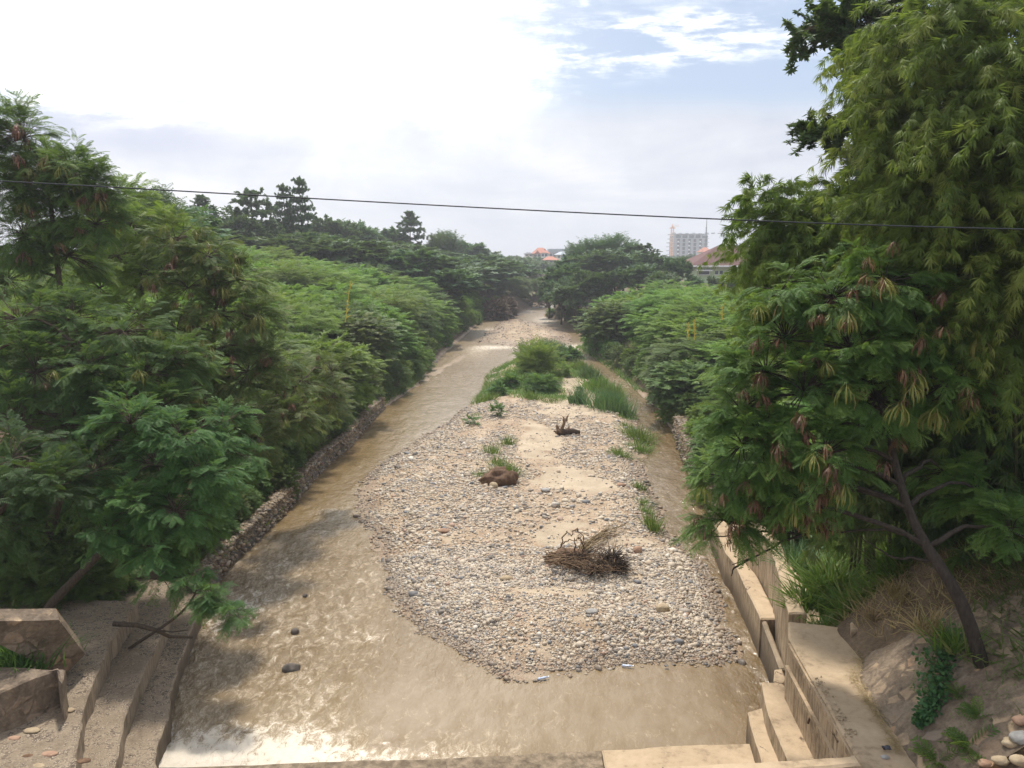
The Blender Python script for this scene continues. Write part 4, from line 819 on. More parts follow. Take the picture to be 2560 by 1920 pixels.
for sx in (-1, 1):
    for sy in (-1, 1): mb.box(cx_ + sx * .9 - .15, cx_ + sx * .9 + .15, Y - 4 + sy * .9 - .15, Y - 4 + sy * .9 + .15, 3, z1)
z_ = 4
while z_ < z1 - 2:
    mb.tube([(cx_ - .9, Y - 4.9, z_), (cx_ + .9, Y - 4.9, z_ + 1.8)], .12, .12, 4); mb.tube([(cx_ + .9, Y - 4.9, z_ + .9), (cx_ - .9, Y - 4.9, z_ + 1.8)], .12, .12, 4); z_ += 1.8
mb.build('mast', M_CRANE, cr); mb = MB(); mb.box(cx_ - .9, cx_ + .9, Y - 4.9, Y - 3.1, z1, z1 + 1.4); mb.build('cab', M_CRANE, cr)
mb = MB(); mb.tube([(cx_, Y - 4, z1 + 1.2), (cx_, Y - 4, hz_(560))], .55, .15, 4); mb.build('apex', M_CRANE, cr)
mb = MB()
for dz_ in (0, .9): mb.tube([(cx_ + 1.2, Y + 4, z1 + .8 + dz_), (cx_ - .9, Y - 30, z1 + .8 + dz_)], .15, .15, 4)
mb.tube([(cx_ - 2.4, Y - 4, z1 + .4), (cx_ + 2.0, Y - 4, z1 + .4)], .35, .35, 4); mb.build('jib', M_CRANE, cr)
mast = MB(); mx = aty(1767, 549, 420); mast.tube([(mx[0], 420, 3), (mx[0], 420, mx[2] - 4)], .5, .35, 5); mast.tube([(mx[0], 420, mx[2] - 4), (mx[0], 420, mx[2] + 1)], .25, .12, 4)
for k_ in range(3): mast.box(mx[0] - 1.0, mx[0] + 1.0, 419.6, 420.4, mx[2] - 9 - 4 * k_, mx[2] - 8.6 - 4 * k_)
tag(mast.build('radio_mast', plain('mast_steel', (.25, .26, .28)), None), 'thin grey radio mast sticking up between the high-rise and the bamboo', 'mast')
# orange-roofed house and neighbours
def far_house(u0, u1, vt, ve, vb, Y, wallm, roofm, label, name='far_house', depth=14, flat=False, gables=0, ridge=.3):
    k = Y / FS; X0, X1 = (u0 - 1280) * k, (u1 - 1280) * k; Z = lambda v: aty(1280, v, Y)[2]; b = thing(name, ((X0 + X1) / 2, Y, Z(vb)), label, 'house')
    house_box(b, 'wall', X0, X1, Y, Y + depth, 2, Z(ve), wallm)
    if flat:
        mb = MB(); mb.box(X0 - .4, X1 + .4, Y - .4, Y + depth, Z(ve) + .02, Z(vt)); mb.build('roof', roofm, b)
    else: hiproof(b, X0, X1, Y, Y + depth, Z(ve) + .02, Z(vt) - Z(ve), roofm, .8, ridge=ridge)
    for i in range(gables):
        gx = X0 + (X1 - X0) * (.25 + .5 * i / max(1, gables - 1)); w_ = (X1 - X0) * .2; zt = Z(vt) - (.4 if i % 2 else 1.2)
        V = [(gx - w_, Y - 2, Z(ve)), (gx + w_, Y - 2, Z(ve)), (gx, Y - 2, zt), (gx - w_, Y + depth, Z(ve)), (gx + w_, Y + depth, Z(ve)), (gx, Y + depth, zt)]
        meshobj('gable', V, [(0, 1, 2), (5, 4, 3), (0, 2, 5, 3), (1, 4, 5, 2), (0, 3, 4, 1)], roofm, b)
    nW = max(2, int((u1 - u0) / 8)); zb_, zt_ = Z(vb) + (Z(ve) - Z(vb)) * .3, Z(ve) - (Z(ve) - Z(vb)) * .2
    for i in range(nW):
        x = X0 + (X1 - X0) * (i + .5) / nW; house_box(b, 'window', x - .55, x + .55, Y - .06, Y + .3, zb_, zt_, M_DARKWIN)
    return b
far_house(1333, 1370, 619, 634, 645, 350, M_CREAM, M_ORANGE, 'far house with a tall orange peaked roof and cream walls', gables=2)
far_house(1352, 1368, 626, 632, 645, 344, M_WHITE, M_ORANGE, 'white columned porch wing in front of the tall orange-roofed house', depth=4)
far_house(1372, 1423, 622, 631, 646, 390, plain('grey_render', (.42, .40, .42)), M_GREYR, 'grey flat-roofed far building right of the orange roof', flat=True)
far_house(1391, 1428, 628, 637, 648, 340, M_CREAM, M_GREYR, 'far house with a light blue-grey metal roof, partly hidden by trees')
far_house(1361, 1392, 641, 650, 662, 300, M_CREAM, M_ORANGE, 'low far house with a split orange and grey roof beside the tree crown')
far_house(1312, 1331, 631, 635, 642, 350, M_CREAM, M_DROOF, 'small dark-roofed far house left of the tall orange roof')
far_house(1755, 1772, 618, 630, 645, 380, M_CREAM, M_ORANGE, 'far red-roofed house peeking between the high-rise and the bamboo')
far_house(1662, 1684, 645, 652, 660, 160, M_CREAM, M_GREYR, 'pale green-grey roof end peeking out of the trees below the high-rise')
far_house(690, 722, 571, 577, 584, 112, M_CREAM, M_RUST, 'little house roof peeping out of the thicket below the two tall trees', depth=4)

from mathutils.kdtree import KDTree
_kd = KDTree(Pg[..., 0].size)
for _i, _p in enumerate(Pg.reshape(-1, 3)): _kd.insert((_p[0], _p[1], 0), _i)
_kd.balance(); _pz = Pg[..., 2].ravel()
def slopez(x, y):
    z = height(x, y)
    for i in range(len(x)):
        _, k, dd_ = _kd.find((x[i], y[i], 0))
        if dd_ < .12: z[i] = max(z[i], _pz[k])
    return z
# ------------------------------------------------------------------ vegetation
def limb_path(a, b, n=8, lift=.15, j=.05):
    a = np.array(a, float); b = np.array(b, float); q = np.linspace(0, 1, n)[:, None]; L = np.linalg.norm(b - a)
    P_ = a * (1 - q) + b * q; P_[:, 2] += (lift * L * np.sin(np.pi * q))[:, 0]; P_[1:-1] += rng.normal(0, j * L * .25, (n - 2, 3)); return P_
def crown_tree(name, cat, label, base, lobes, trunk_pts, r0, leafm, tpl=None, fs=.28, L=.75, droop=.25, nodes=5, dens=1.0, inner=.35, side=.9, upbias=.25, group=None, twig=.012, core=True, barkm=None, low=-.9, clus=9):
    """lobes: (centre xyz, radii xyz, n sprigs).  thing > trunk, crown"""
    tpl = T_FROND if tpl is None else tpl; barkm = barkm or M_BARK
    root = thing(name, tuple(base), label, cat, group); mb = MB(); tp = np.array(trunk_pts, float); q = np.linspace(0, 1, 14); ti_ = np.linspace(0, 1, len(tp))
    path = np.stack([np.interp(q, ti_, tp[:, k]) for k in range(3)], -1)
    for _ in range(2): path[1:-1] = (path[:-2] + 2 * path[1:-1] + path[2:]) / 4
    mb.tube(path, r0, r0 * .35, 9, .04); parts = []
    for c_, r_, n_ in lobes:
        c_ = np.array(c_, float); dd = np.linalg.norm(path - c_, axis=1) + np.where(path[:, 2] > c_[2] + .3, 2, 0) + np.arange(len(path))[::-1] * .06; k = int(np.argmin(dd)); k = max(2, min(k, len(path) - 1))
        mb.tube(limb_path(path[k], c_), r0 * (.55 - .02 * k), r0 * .16, 6, .03)
        pos, fw, tn, st, en = sprigs(c_, r_, int(n_ * dens), L, droop, nodes, side, inner, upbias, low=low, clus=clus)
        tp_ = tpl[rng.integers(len(tpl))] if isinstance(tpl, list) else tpl
        if isinstance(tpl, list):
            ix = rng.integers(0, len(tpl), len(pos))
            for t_ in range(len(tpl)): m_ = ix == t_; parts.append(leaves(pos[m_], fw[m_], tn[m_], tpl[t_], fs))
        else: parts.append(leaves(pos, fw, tn, tpl, fs))
        for i in range(0, len(st), 2):
            mb.tube(limb_path(c_, st[i], 3, .05), twig, twig * .7, 3); mid = st[i] * .5 + en[i] * .5 + [0, 0, .06 * L]; mb.tube([st[i], mid, en[i]], twig * .7, twig * .3, 3)
    mb.build('trunk', barkm, root, True)
    V, F_, T = join(parts); meshobj('crown', V, F_, leafm, root, False, {'tint': T}); return root
def lob(u, v, y, r_, n, ry=1.0, rz=.85): c_ = aty(u, v, y); return (c_, (r_, r_ * ry, r_ * rz), n)
# pods: hanging bunches of flat seed pods
def pod_mesh(n, L, spread, seed):
    r = np.random.default_rng(seed); V, F_ = [], []
    for i in range(n):
        a_ = r.random() * 6.28; d = np.array([math.cos(a_), math.sin(a_), 0]); o_ = d * spread * r.uniform(.0, .35) + [0, 0, r.uniform(-.05, .05)]; l = L * r.uniform(.6, 1.15); w_ = .0105; s_ = np.array([-d[1], d[0], 0]) * w_ * (.6 + .4 * r.random())
        pts = [o_, o_ + d * spread * .55 - [0, 0, l * .35], o_ + d * spread * .7 - [0, 0, l * .7], o_ + d * spread * .62 - [0, 0, l]]
        b0 = len(V)
        for k, p in enumerate(pts): ww = (.3, 1, 1, .35)[k]; V += [p - s_ * ww, p + s_ * ww]
        F_ += [(b0 + 2 * k, b0 + 2 * k + 1, b0 + 2 * k + 3, b0 + 2 * k + 2) for k in range(3)]
    return np.array(V), np.array(F_)
PODM = []
for i, (n_, L_, s_, m_) in enumerate(((24, .22, .15, M_PODB), (17, .19, .12, M_PODB), (22, .26, .18, M_PODG), (13, .17, .10, M_PODB))):
    V, F_ = pod_mesh(n_, L_, s_, 50 + i); me = meshobj('seed_pods', V, F_, m_, None, False, {'tint': np.repeat(rng.random(n_), 8)}); PODM.append(me.data); bpy.data.objects.remove(me)
def pods(root, spots, kinds, sc=1.0):
    for p in spots:
        k = kinds[rng.integers(len(kinds))]; o = bpy.data.objects.new('seed_pods', PODM[k]); COL.objects.link(o); o.parent = root
        o.location = np.array(p) - np.array(root.location); o.rotation_euler = (rng.normal(0, .12), rng.normal(0, .12), rng.random() * 6.28); o.scale = (sc * rng.uniform(.8, 1.25),) * 3
def pod_spots(lobes, n):
    out = []
    for i in range(n):
        c_, r_, _ = lobes[rng.integers(len(lobes))]; d = norm(rng.normal(size=3) * .8 - np.array([.15, 1.1, -.1])); out.append(c_ + d * np.array(r_) * rng.uniform(1.15, 1.5) + [0, -.12, .05])
    return out
# --- pod tree leaning from the stone slope, lower right
bx_, by_ = 6.85, 10.3; bz_ = embz(bx_, by_) - .1
def tp_(u, v, y): return aty(u, v, y)
lobesR = [(c_ + (np.array([.42, 0, 0]) if c_[0] < 3.9 else 0), tuple(np.array(r_) * .82), n_) for c_, r_, n_ in [lob(2080, 745, 12.4, .75, 60), lob(2210, 710, 12.2, .7, 55), lob(1965, 850, 12.6, .8, 60), lob(2130, 870, 12, .8, 60), lob(2290, 840, 12.2, .8, 55), lob(1850, 930, 12.6, .7, 50), lob(2010, 980, 12, .8, 60),
          lob(2190, 1000, 11.8, .75, 50), lob(2370, 960, 11.8, .65, 40), lob(1790, 1030, 12.6, .65, 50), lob(1910, 1110, 12.2, .75, 60), lob(2060, 1140, 11.6, .7, 50), lob(1770, 1200, 12.4, .6, 50), lob(1745, 1300, 12.2, .42, 34, rz=.6),
          lob(1880, 1240, 12, .6, 48), lob(2010, 1260, 11.9, .42, 26), lob(2360, 1180, 12.6, .5, 22), lob(2450, 1240, 12.2, .55, 44), lob(2530, 1330, 11.0, .4, 34), lob(1790, 1110, 12.2, .55, 36), lob(1950, 730, 12.8, .5, 30), lob(2330, 740, 12.6, .6, 36)]]
treeR = crown_tree('pod_tree', 'tree', 'leaning feathery tree hung with brown and yellow-green seed pods on the right bank', (bx_, by_, bz_), lobesR,
                   [(bx_, by_, bz_ - .3), tp_(2425, 1540, 10.3), tp_(2370, 1440, 10.5), tp_(2300, 1350, 10.8), tp_(2255, 1240, 11.2), tp_(2225, 1100, 11.6), tp_(2190, 960, 12)], .105, M_LEU, fs=.19, L=.44, droop=.3, nodes=6, dens=1.3, upbias=.12, barkm=M_BARKD)
pods(treeR, pod_spots(lobesR[:16], 96), [0, 0, 1, 1, 3, 2, 2], 1.0)
mb = MB()
for pts in (((2290, 1345, 10.9), (2200, 1320, 11.2), (2100, 1330, 11.6), (2020, 1325, 11.9)), ((2330, 1400, 10.7), (2230, 1395, 11.1), (2150, 1340, 11.4)), ((2050, 1328, 11.8), (1960, 1350, 12.2), (1880, 1395, 12.5), (1830, 1412, 12.6)), ((1880, 1395, 12.5), (1835, 1420, 12.6), (1828, 1440, 12.7)), ((1985, 1335, 12), (1900, 1330, 12.3), (1760, 1345, 12.6))):
    P_ = np.array([aty(*p) for p in pts]); q = np.linspace(0, 1, 12); ti_ = np.linspace(0, 1, len(P_)); P_ = np.stack([np.interp(q, ti_, P_[:, k]) for k in range(3)], -1); P_[1:-1] += rng.normal(0, .012, (10, 3)); mb.tube(P_, .028 if len(pts) < 5 else .02, .007, 5)
mb.build('bare_branch', M_BARKD, treeR, True)

# --- bamboo: culms plus long drooping sprays of fans
def bamboo(label, base, lobes, culms, leafm, fs=.2, dens=1.0, L=1.0):
    root = thing('bamboo', tuple(base), label, 'bamboo'); parts = []; tw = MB(); base = np.array(base, float)
    for c_, r_, n_ in lobes:
        pos, fw, tn, st, en = sprigs(c_, r_, int(n_ * dens), L, .55, 11, .5, .3, .12, low=-1, spread=.7)
        fw = norm(fw - [0, 0, .3]); tn = tn + rng.normal(0, .15); ix = rng.integers(0, 3, len(pos))
        for k in range(3): m_ = ix == k; parts.append(leaves(pos[m_], fw[m_], tn[m_], T_BAM[k], fs * rng.uniform(.85, 1.2), .8))
        for i in range(0, len(st), 2): mid = st[i] * .5 + en[i] * .5 + [0, 0, .13 * L]; tw.tube([st[i], mid, en[i]], .007, .003, 3)
    for i in range(culms):
        c_ = lobes[rng.integers(len(lobes))][0] + rng.normal(0, .3, 3); b_ = base + [rng.normal(0, .45), rng.normal(0, .45), -.3]; q = np.linspace(0, 1, 12)[:, None]
        hor = (c_ - b_) * [1, 1, 0]; P_ = b_ + hor * q ** 2.2 + np.array([0, 0, c_[2] - b_[2]]) * (1.15 * q - .15 * q ** 4); tw.tube(P_, .04, .012, 6)
    tw.build('culms', M_CULM, root, True); V, F_, T = join(parts); o = meshobj('foliage', V, F_, leafm, root, False, {'tint': T}); return root
BB = (8.8, 13.2, hz(8.8, 13.2))
big = [(2250, 70, 13.6, .75, 48), (2400, 60, 13.2, .9, 50), (2540, 140, 12.5, .95, 50), (2240, 190, 13.6, .6, 44), (2330, 260, 13.2, .85, 55), (2490, 300, 12.6, .9, 55), (2250, 330, 13.6, .55, 36), (2260, 440, 13.6, .6, 42), (2380, 430, 13, .85, 55), (2530, 480, 12.4, .85, 50), (2280, 545, 13.4, .6, 34),
       (2430, 570, 12.8, .8, 50), (2330, 650, 13.4, .55, 36), (2450, 720, 12.4, .6, 50), (2560, 680, 12, .7, 40), (2380, 770, 12.8, .4, 26), (2560, 820, 12, .4, 16), (2600, 260, 12, 1, 40), (2620, 560, 12, 1, 40)]
bamboo('towering bamboo clump filling the upper right, its sprays drooping over the sky', BB, [lob(p[0] + (60 if p[0] < 2300 else 0), *p[1:], rz=.8) for p in big], 16, M_BAM, fs=.19, dens=1.25, L=1.2)
lowb = [(1965, 560, 16, .45, 46), (2040, 560, 16, .55, 50), (2140, 530, 15.6, .6, 48), (1955, 640, 16, .4, 40), (1990, 660, 15.8, .6, 56), (2090, 650, 15.6, .6, 52), (1960, 740, 15.6, .42, 40), (2020, 770, 15.4, .55, 40), (1900, 575, 16.4, .22, 14), (2200, 600, 15, .6, 44), (2200, 720, 15, .6, 36)]
bamboo('lower bamboo clump with pale arching sprays left of the towering one', (8.1, 16.6, hz(8.1, 16.6)), [lob(*p, rz=.8) for p in lowb] + [lob(1890, 495, 16, .22, 12, rz=.8), lob(2110, 475, 15.8, .22, 12, rz=.8)], 10, M_BAM, fs=.185, dens=1.25, L=1.0)
deep = [(2380, 900, 14.5, .9, 60), (2530, 900, 14, .9, 60), (2460, 1040, 14.2, .9, 60), (2320, 1060, 14.6, .8, 45), (2570, 1120, 13.6, .8, 50), (2400, 1200, 13.8, .8, 50), (2280, 1210, 14.4, .7, 40), (2540, 1290, 13, .8, 50), (2180, 1180, 15, .6, 34), (2250, 900, 15, .7, 34), (2420, 1330, 13.2, .6, 34), (2260, 760, 15, .8, 34), (2440, 620, 15, 1, 40), (2520, 400, 15, 1.1, 40), (2350, 400, 15.4, 1.0, 40)]
bamboo('dark shaded bamboo thicket behind the pod tree at the right edge', (10.2, 15.2, hz(10.2, 15.2)), [lob(*p, rz=.9) for p in deep], 18, M_BAMB, fs=.27, dens=1.2, L=1.0)
# --- broadleaf tree behind the bamboo
lb = [lob(2055, 75, 17.2, .30, 12, rz=.45), lob(2110, 55, 17, .4, 18, rz=.45), lob(2170, 70, 17, .5, 22), lob(2060, 325, 17.4, .26, 12, rz=.5), lob(2110, 300, 17.2, .34, 18, rz=.6), lob(2180, 310, 17, .5, 26), lob(2165, 405, 17.2, .2, 10), lob(2180, 450, 17, .35, 22), lob(2230, 160, 17, .8, 40), lob(2420, 20, 16.8, 1.1, 70), lob(2300, -20, 17, .9, 40), lob(2570, 0, 16.5, 1.2, 70), lob(2300, 400, 17.4, 1.3, 60), lob(2450, 300, 17.2, 1.5, 80), lob(2520, 620, 17, 1.5, 80), lob(2330, 660, 17.4, 1.2, 60), lob(2480, 900, 16.8, 1.5, 80), lob(2300, 950, 17, 1.2, 60), lob(2560, 1150, 16.4, 1.4, 70), lob(2000, 85, 17.3, .16, 6, rz=.4), lob(2030, 345, 17.4, .14, 6, rz=.4)]
crown_tree('broadleaf_tree', 'tree', 'tall dark broad-leaved tree behind the bamboo, two boughs reaching out over the sky', (11.6, 17.6, hz(11.6, 17.6)), lb, [(11.6, 17.6, hz(11.6, 17.6) - .4), (11.3, 17.5, 7), (10.9, 17.3, 11), (10.7, 17.2, 15)], .26, M_BROAD, tpl=T_PALM, fs=.17, L=.6, droop=.15, nodes=6, dens=1.5, upbias=.05)

# --- left bank, near trees
def lt(label, base, lobes, mt, r0=.11, name='pod_tree', **k):
    b_ = np.array([base[0], base[1], hz(*base)]); cen = np.mean([l[0] for l in lobes], 0); mid = b_ * .55 + cen * .45 + [rng.normal(0, .2), 0, .2]
    top = cen + [0, 0, .5]; return crown_tree(name, 'tree', label, b_, lobes, [b_ - [0, 0, .3], b_ * .8 + mid * .2 + [0, 0, .3], mid, cen * .7 + mid * .3, top], r0, mt, **k)
l1 = [lob(60, 345, 22, .85, 60), lob(-30, 400, 22, .9, 50), lob(125, 420, 22, .6, 44), lob(40, 470, 22, .9, 60), lob(185, 425, 21.6, .5, 34), lob(235, 460, 21.6, .35, 26), lob(160, 520, 22, .75, 50), lob(240, 560, 21.8, .45, 34), lob(60, 590, 22, .9, 60), lob(170, 640, 22, .8, 50), lob(20, 700, 22, .9, 50), lob(245, 500, 21.6, .3, 16)]
T1 = lt('tallest feathery tree at the far left, dark pods below its pale top', (-12.6, 22.2), l1, M_LEU, .14, fs=.24, L=.6, dens=2.3, clus=16); pods(T1, pod_spots(l1, 44), [0, 1, 3, 0, 2], 1.25)
l1b = [lob(330, 560, 26, .8, 50), lob(420, 600, 26, .7, 40), lob(290, 640, 25.6, .8, 50), lob(385, 690, 25.4, .8, 50), lob(250, 720, 25, .8, 44), lob(340, 780, 25, .9, 50), lob(460, 660, 25.8, .5, 30), lob(300, 500, 26, .45, 24)]
lt('bright yellow-green feathery tree just right of the tallest left tree', (-12.3, 26), l1b, M_THICK, .11, fs=.3, L=.8, dens=1.25, name='feathery_tree')
l2 = [lob(440, 600, 23.5, .6, 44), lob(520, 640, 23.2, .6, 44), lob(590, 700, 23, .6, 44), lob(470, 720, 23, .75, 50), lob(560, 790, 22.8, .8, 54), lob(640, 800, 22.8, .55, 40), lob(440, 830, 22.6, .8, 50), lob(540, 890, 22.4, .8, 50), lob(620, 930, 22.2, .65, 44), lob(690, 900, 22.6, .5, 34), lob(480, 960, 22, .7, 44)]
T2 = lt('olive feathery tree loaded with yellow-green pods in the middle of the left bank', (-9.9, 23), l2, leafmat('leucaena_leaf_olive', (.045, .085, .02), (.10, .15, .035), (.17, .18, .055)), .12, fs=.23, L=.6, dens=1.7); pods(T2, pod_spots(l2, 70), [2, 2, 2, 0, 1], 1.15)
l3 = [lob(50, 800, 18.6, .85, 60), lob(180, 800, 19, .8, 56), lob(310, 830, 19, .75, 50), lob(90, 930, 18, .85, 60), lob(230, 930, 18.2, .8, 56), lob(360, 940, 18.6, .7, 48), lob(40, 1050, 17.2, .8, 50), lob(160, 1060, 17.4, .7, 40), lob(430, 900, 19, .6, 36), lob(-60, 900, 18, 1, 40), lob(290, 1020, 17.8, .55, 40), lob(400, 1020, 18, .55, 40)]
T3 = lt('broad dark green feathery tree covering the left edge at mid height', (-11.6, 18), l3, M_LEUD, .15, fs=.215, L=.6, dens=2.0); pods(T3, pod_spots(l3, 16), [2, 0], 1.0)
l4 = [lob(330, 1060, 16, .55, 50), lob(450, 1090, 16.2, .55, 50), lob(550, 1120, 17.6, .4, 40), lob(390, 1160, 15.8, .5, 46), lob(500, 1190, 16, .5, 46), lob(570, 1210, 17.4, .3, 24), lob(520, 1250, 17, .35, 24), lob(330, 1270, 15.2, .45, 40), lob(440, 1280, 15.4, .5, 44), lob(500, 1300, 16.6, .35, 30), lob(270, 1330, 15, .35, 26), lob(390, 1370, 15, .4, 30), lob(610, 1140, 19.5, .35, 26), lob(250, 1100, 17, .5, 40), lob(560, 1060, 18, .5, 36), lob(200, 1230, 16.4, .5, 30)]
lt('low green tree hanging over the left rubble wall close to the steps', (-10.6, 15.6), l4, M_LEUD, .12, fs=.20, L=.42, dens=1.8, upbias=.1, name='feathery_tree')
l5 = [lob(470, 1450, 14.6, .28, 20, rz=.6), lob(530, 1490, 14.4, .22, 18, rz=.6), lob(575, 1530, 14.2, .16, 12, rz=.6), lob(400, 1440, 14.8, .35, 24), lob(600, 1548, 14.1, .08, 6)]
lt('drooping leafy bough dipping towards the water beside the left terraces', (-8.6, 15.4), l5, M_LEUD, .045, fs=.17, L=.32, droop=.45, nodes=6, dens=1.3, name='sapling')
l0 = [lob(30, 1150, 15.2, .7, 44), lob(110, 1230, 15, .6, 34), lob(-40, 1280, 14.6, .8, 40), lob(230, 1180, 16, .55, 26)]
lt('shaded low tree in the dark hollow at the left edge', (-12.4, 15), l0, leafmat('shade_leaf', (.03, .07, .02), (.055, .11, .03)), .1, fs=.22, L=.6, dens=1.8, name='feathery_tree')  # shade of the hollow is put into this darker leaf colour
l6 = [lob(690, 970, 25, .75, 50), lob(755, 950, 26, .7, 46), lob(720, 1050, 24, .65, 44), lob(770, 1030, 25.6, .45, 34), lob(640, 1040, 23.2, .6, 40), lob(830, 930, 27.5, .6, 40), lob(830, 995, 27.5, .4, 26), lob(640, 1110, 22.2, .45, 30)]
T6 = lt('dull olive feathery tree leaning over the rubble wall at its bend', (-10.2, 25), l6, M_THICKD, .11, fs=.23, L=.5, dens=1.3); pods(T6, pod_spots(l6, 36), [2, 2, 0], 1.0)
mb = MB()     # fallen bough across the terraces
P_ = [atz(285, 1560, 1.55), atz(340, 1563, 1.6), atz(390, 1575, 1.45), atz(425, 1592, 1.2), atz(480, 1593, .8)]; mb.tube(P_, .055, .03, 7); mb.tube([P_[2], atz(430, 1580, 1.5), atz(470, 1575, 1.2)], .02, .01, 5)
tag(mb.build('fallen_branch', M_BARK, None, True), 'bare fallen bough lying across the left terraces', 'branch')

# --- reusable bushes and trees
def parts_obj(name, V, F_, T, mt, parent): return meshobj(name, V, F_, mt, parent, False, {'tint': T})
def bush_proto(mt, tpl, fs, R_=(2.1, 2.1, 1.5), zc_=2.3, n=260, nodes=5, L=.8, droop=.25, seed=0, name='shrub', stems=7, stem_r=.05, lobes=7, part='foliage', barkm=None):
    root = thing(name, (0, 0, 0), '-', 'bush'); parts = []; mb = MB(); r = np.random.default_rng(seed)
    for i in range(lobes):
        a_ = i * 2.4 + seed; rr = .62 * math.sqrt((i + .3) / lobes); c_ = np.array([math.cos(a_) * rr * R_[0], math.sin(a_) * rr * R_[1], zc_ + R_[2] * (.45 - rr * .9) + r.normal(0, .18)])
        pos, fw, tn, st, en = sprigs(c_, (R_[0] * .5, R_[1] * .5, R_[2] * .55), n // lobes, L, droop, nodes, .9, .3, .35, low=-.7)
        parts.append(leaves(pos, fw, tn, tpl, fs)); mb.tube(limb_path((r.normal(0, .12), r.normal(0, .12), -.4), c_, 7, .06), stem_r, stem_r * .3, 5)
        for k in range(0, len(st), 4): mb.tube([c_, st[k], en[k]], .012, .005, 3)
    # lower skirt
    pos, fw, tn, st, en = sprigs((0, 0, zc_ * .42), (R_[0] * .95, R_[1] * .95, zc_ * .45), n // 2, L, droop, nodes, .9, .6, .1); parts.append(leaves(pos, fw, tn * .6, tpl, fs))
    V, F_, T = join(parts); parts_obj(part, V, F_, T, mt, root); mb.build('stem', barkm or M_BARK, root, True); return root
def dup(root, loc, rz, sc, label, cat, group, parts=True):
    c = root.copy(); COL.objects.link(c); c.location = loc; c.rotation_euler = (0, 0, rz); c.scale = sc if hasattr(sc, '__len__') else (sc,) * 3
    tag(c, label, cat, group)
    for ch in root.children:
        d = ch.copy(); COL.objects.link(d); d.parent = c
    return c
def kill(root):
    for ch in list(root.children): bpy.data.objects.remove(ch)
    bpy.data.objects.remove(root)
PB = [bush_proto(M_THICK, T_SPRAY2, .26, seed=1, n=460, L=.62), bush_proto(M_THICK, T_SPRAY2, .24, seed=2, n=480, L=.55), bush_proto(M_THICK, T_FROND_S, .27, (2.3, 2.0, 1.7), 2.5, 460, L=.62, seed=3)]
PD = [bush_proto(M_THICKD, T_FROND_S, .27, seed=4, n=430, L=.6), bush_proto(M_THICKD, T_SPRAY, .22, seed=5, n=460, L=.6)]
def round_proto(mt, tpl, fs, Rr, zc_, n, seed, name='tree', tr=.22, L=1.0, lobes=11, droop=.15, nodes=4, upb=.3):
    root = thing(name, (0, 0, 0), '-', 'tree'); r = np.random.default_rng(seed); parts = []; mb = MB(); mb.tube(limb_path((0, 0, -.6), (r.normal(0, .2), r.normal(0, .2), zc_), 8, 0, .03), tr, tr * .4, 8)
    for i in range(lobes):
        d = norm(np.array([math.cos(i * 2.4 + seed), math.sin(i * 2.4 + seed), r.uniform(-.45, 1.0)])); c_ = np.array([0, 0, zc_]) + d * np.array(Rr) * r.uniform(.45, .7)
        pos, fw, tn, st, en = sprigs(c_, np.array(Rr) * r.uniform(.34, .5), n // lobes, L, droop, nodes, .9, .4, upb, low=-.6)
        parts.append(leaves(pos, fw, tn, tpl, fs)); mb.tube(limb_path((0, 0, zc_ * .55), c_, 5, .05), tr * .45, tr * .12, 5)
    V, F_, T = join(parts); parts_obj('crown', V, F_, T, mt, root); mb.build('trunk', M_BARK, root, True); return root
PR = [round_proto(M_BROAD, T_PALM, .42, (2.9, 2.9, 2.6), 4.4, 330, 1), round_proto(M_BROAD, T_SPRAY, .62, (3.1, 2.8, 2.4), 4.2, 300, 2), round_proto(M_BROAD, T_PALM, .5, (2.6, 2.8, 2.9), 4.6, 300, 3)]
PF = [round_proto(M_FAR, T_PALM, .75, (3.2, 3.0, 2.6), 4.2, 200, 4), round_proto(M_FAR, T_SPRAY, .9, (2.8, 3.0, 2.9), 4.4, 200, 5)]
def tier_proto(tiers, seed, tr=.16):
    root = thing('layered_tree', (0, 0, 0), '-', 'tree'); r = np.random.default_rng(seed); parts = []; mb = MB(); top = tiers[-1][0]; mb.tube(limb_path((0, 0, -.6), (0, 0, top + .2), 8, 0, .01), tr, .03, 7)
    for z_, rad in tiers:
        nb = max(3, int(rad * 3.2))
        for i in range(nb):
            a_ = i / nb * 6.28 + r.random() * .7; e = np.array([math.cos(a_) * rad * r.uniform(.7, 1.05), math.sin(a_) * rad * r.uniform(.7, 1.05), z_ + .18 * rad + r.normal(0, .08)]); mb.tube(limb_path((0, 0, z_ - .1), e, 5, .04), .035, .01, 4)
            for q in (.45, .75, 1.0):
                c_ = np.array([0, 0, z_]) * (1 - q) + e * q; pos, fw, tn, st, en = sprigs(c_, (.42, .42, .12), 7, .35, .1, 3, .9, .3, .1, low=-1); parts.append(leaves(pos, fw, tn, T_PALM, .22))
    V, F_, T = join(parts); parts_obj('crown', V, F_, T, M_FAR, root); mb.build('trunk', M_BARK, root, True); return root
PT = [tier_proto([(3.0, 1.9), (3.9, 2.3), (4.9, 2.0), (5.8, 2.2), (6.7, 1.7), (7.6, 1.5), (8.5, 1.1), (9.3, .6)], 1), tier_proto([(4.4, 1.4), (5.2, 2.4), (6.2, 2.0), (7.0, 1.6), (7.8, .9), (8.4, .4)], 2), tier_proto([(3.0, 2.6), (3.9, 2.2), (4.8, 2.0), (5.6, 1.5), (6.4, .9)], 3)]
PS = round_proto(M_FAR, T_FROND_S, .55, (1.7, 1.7, 3.2), 5.0, 220, 7, L=1.3, droop=-.1, upb=1.4)
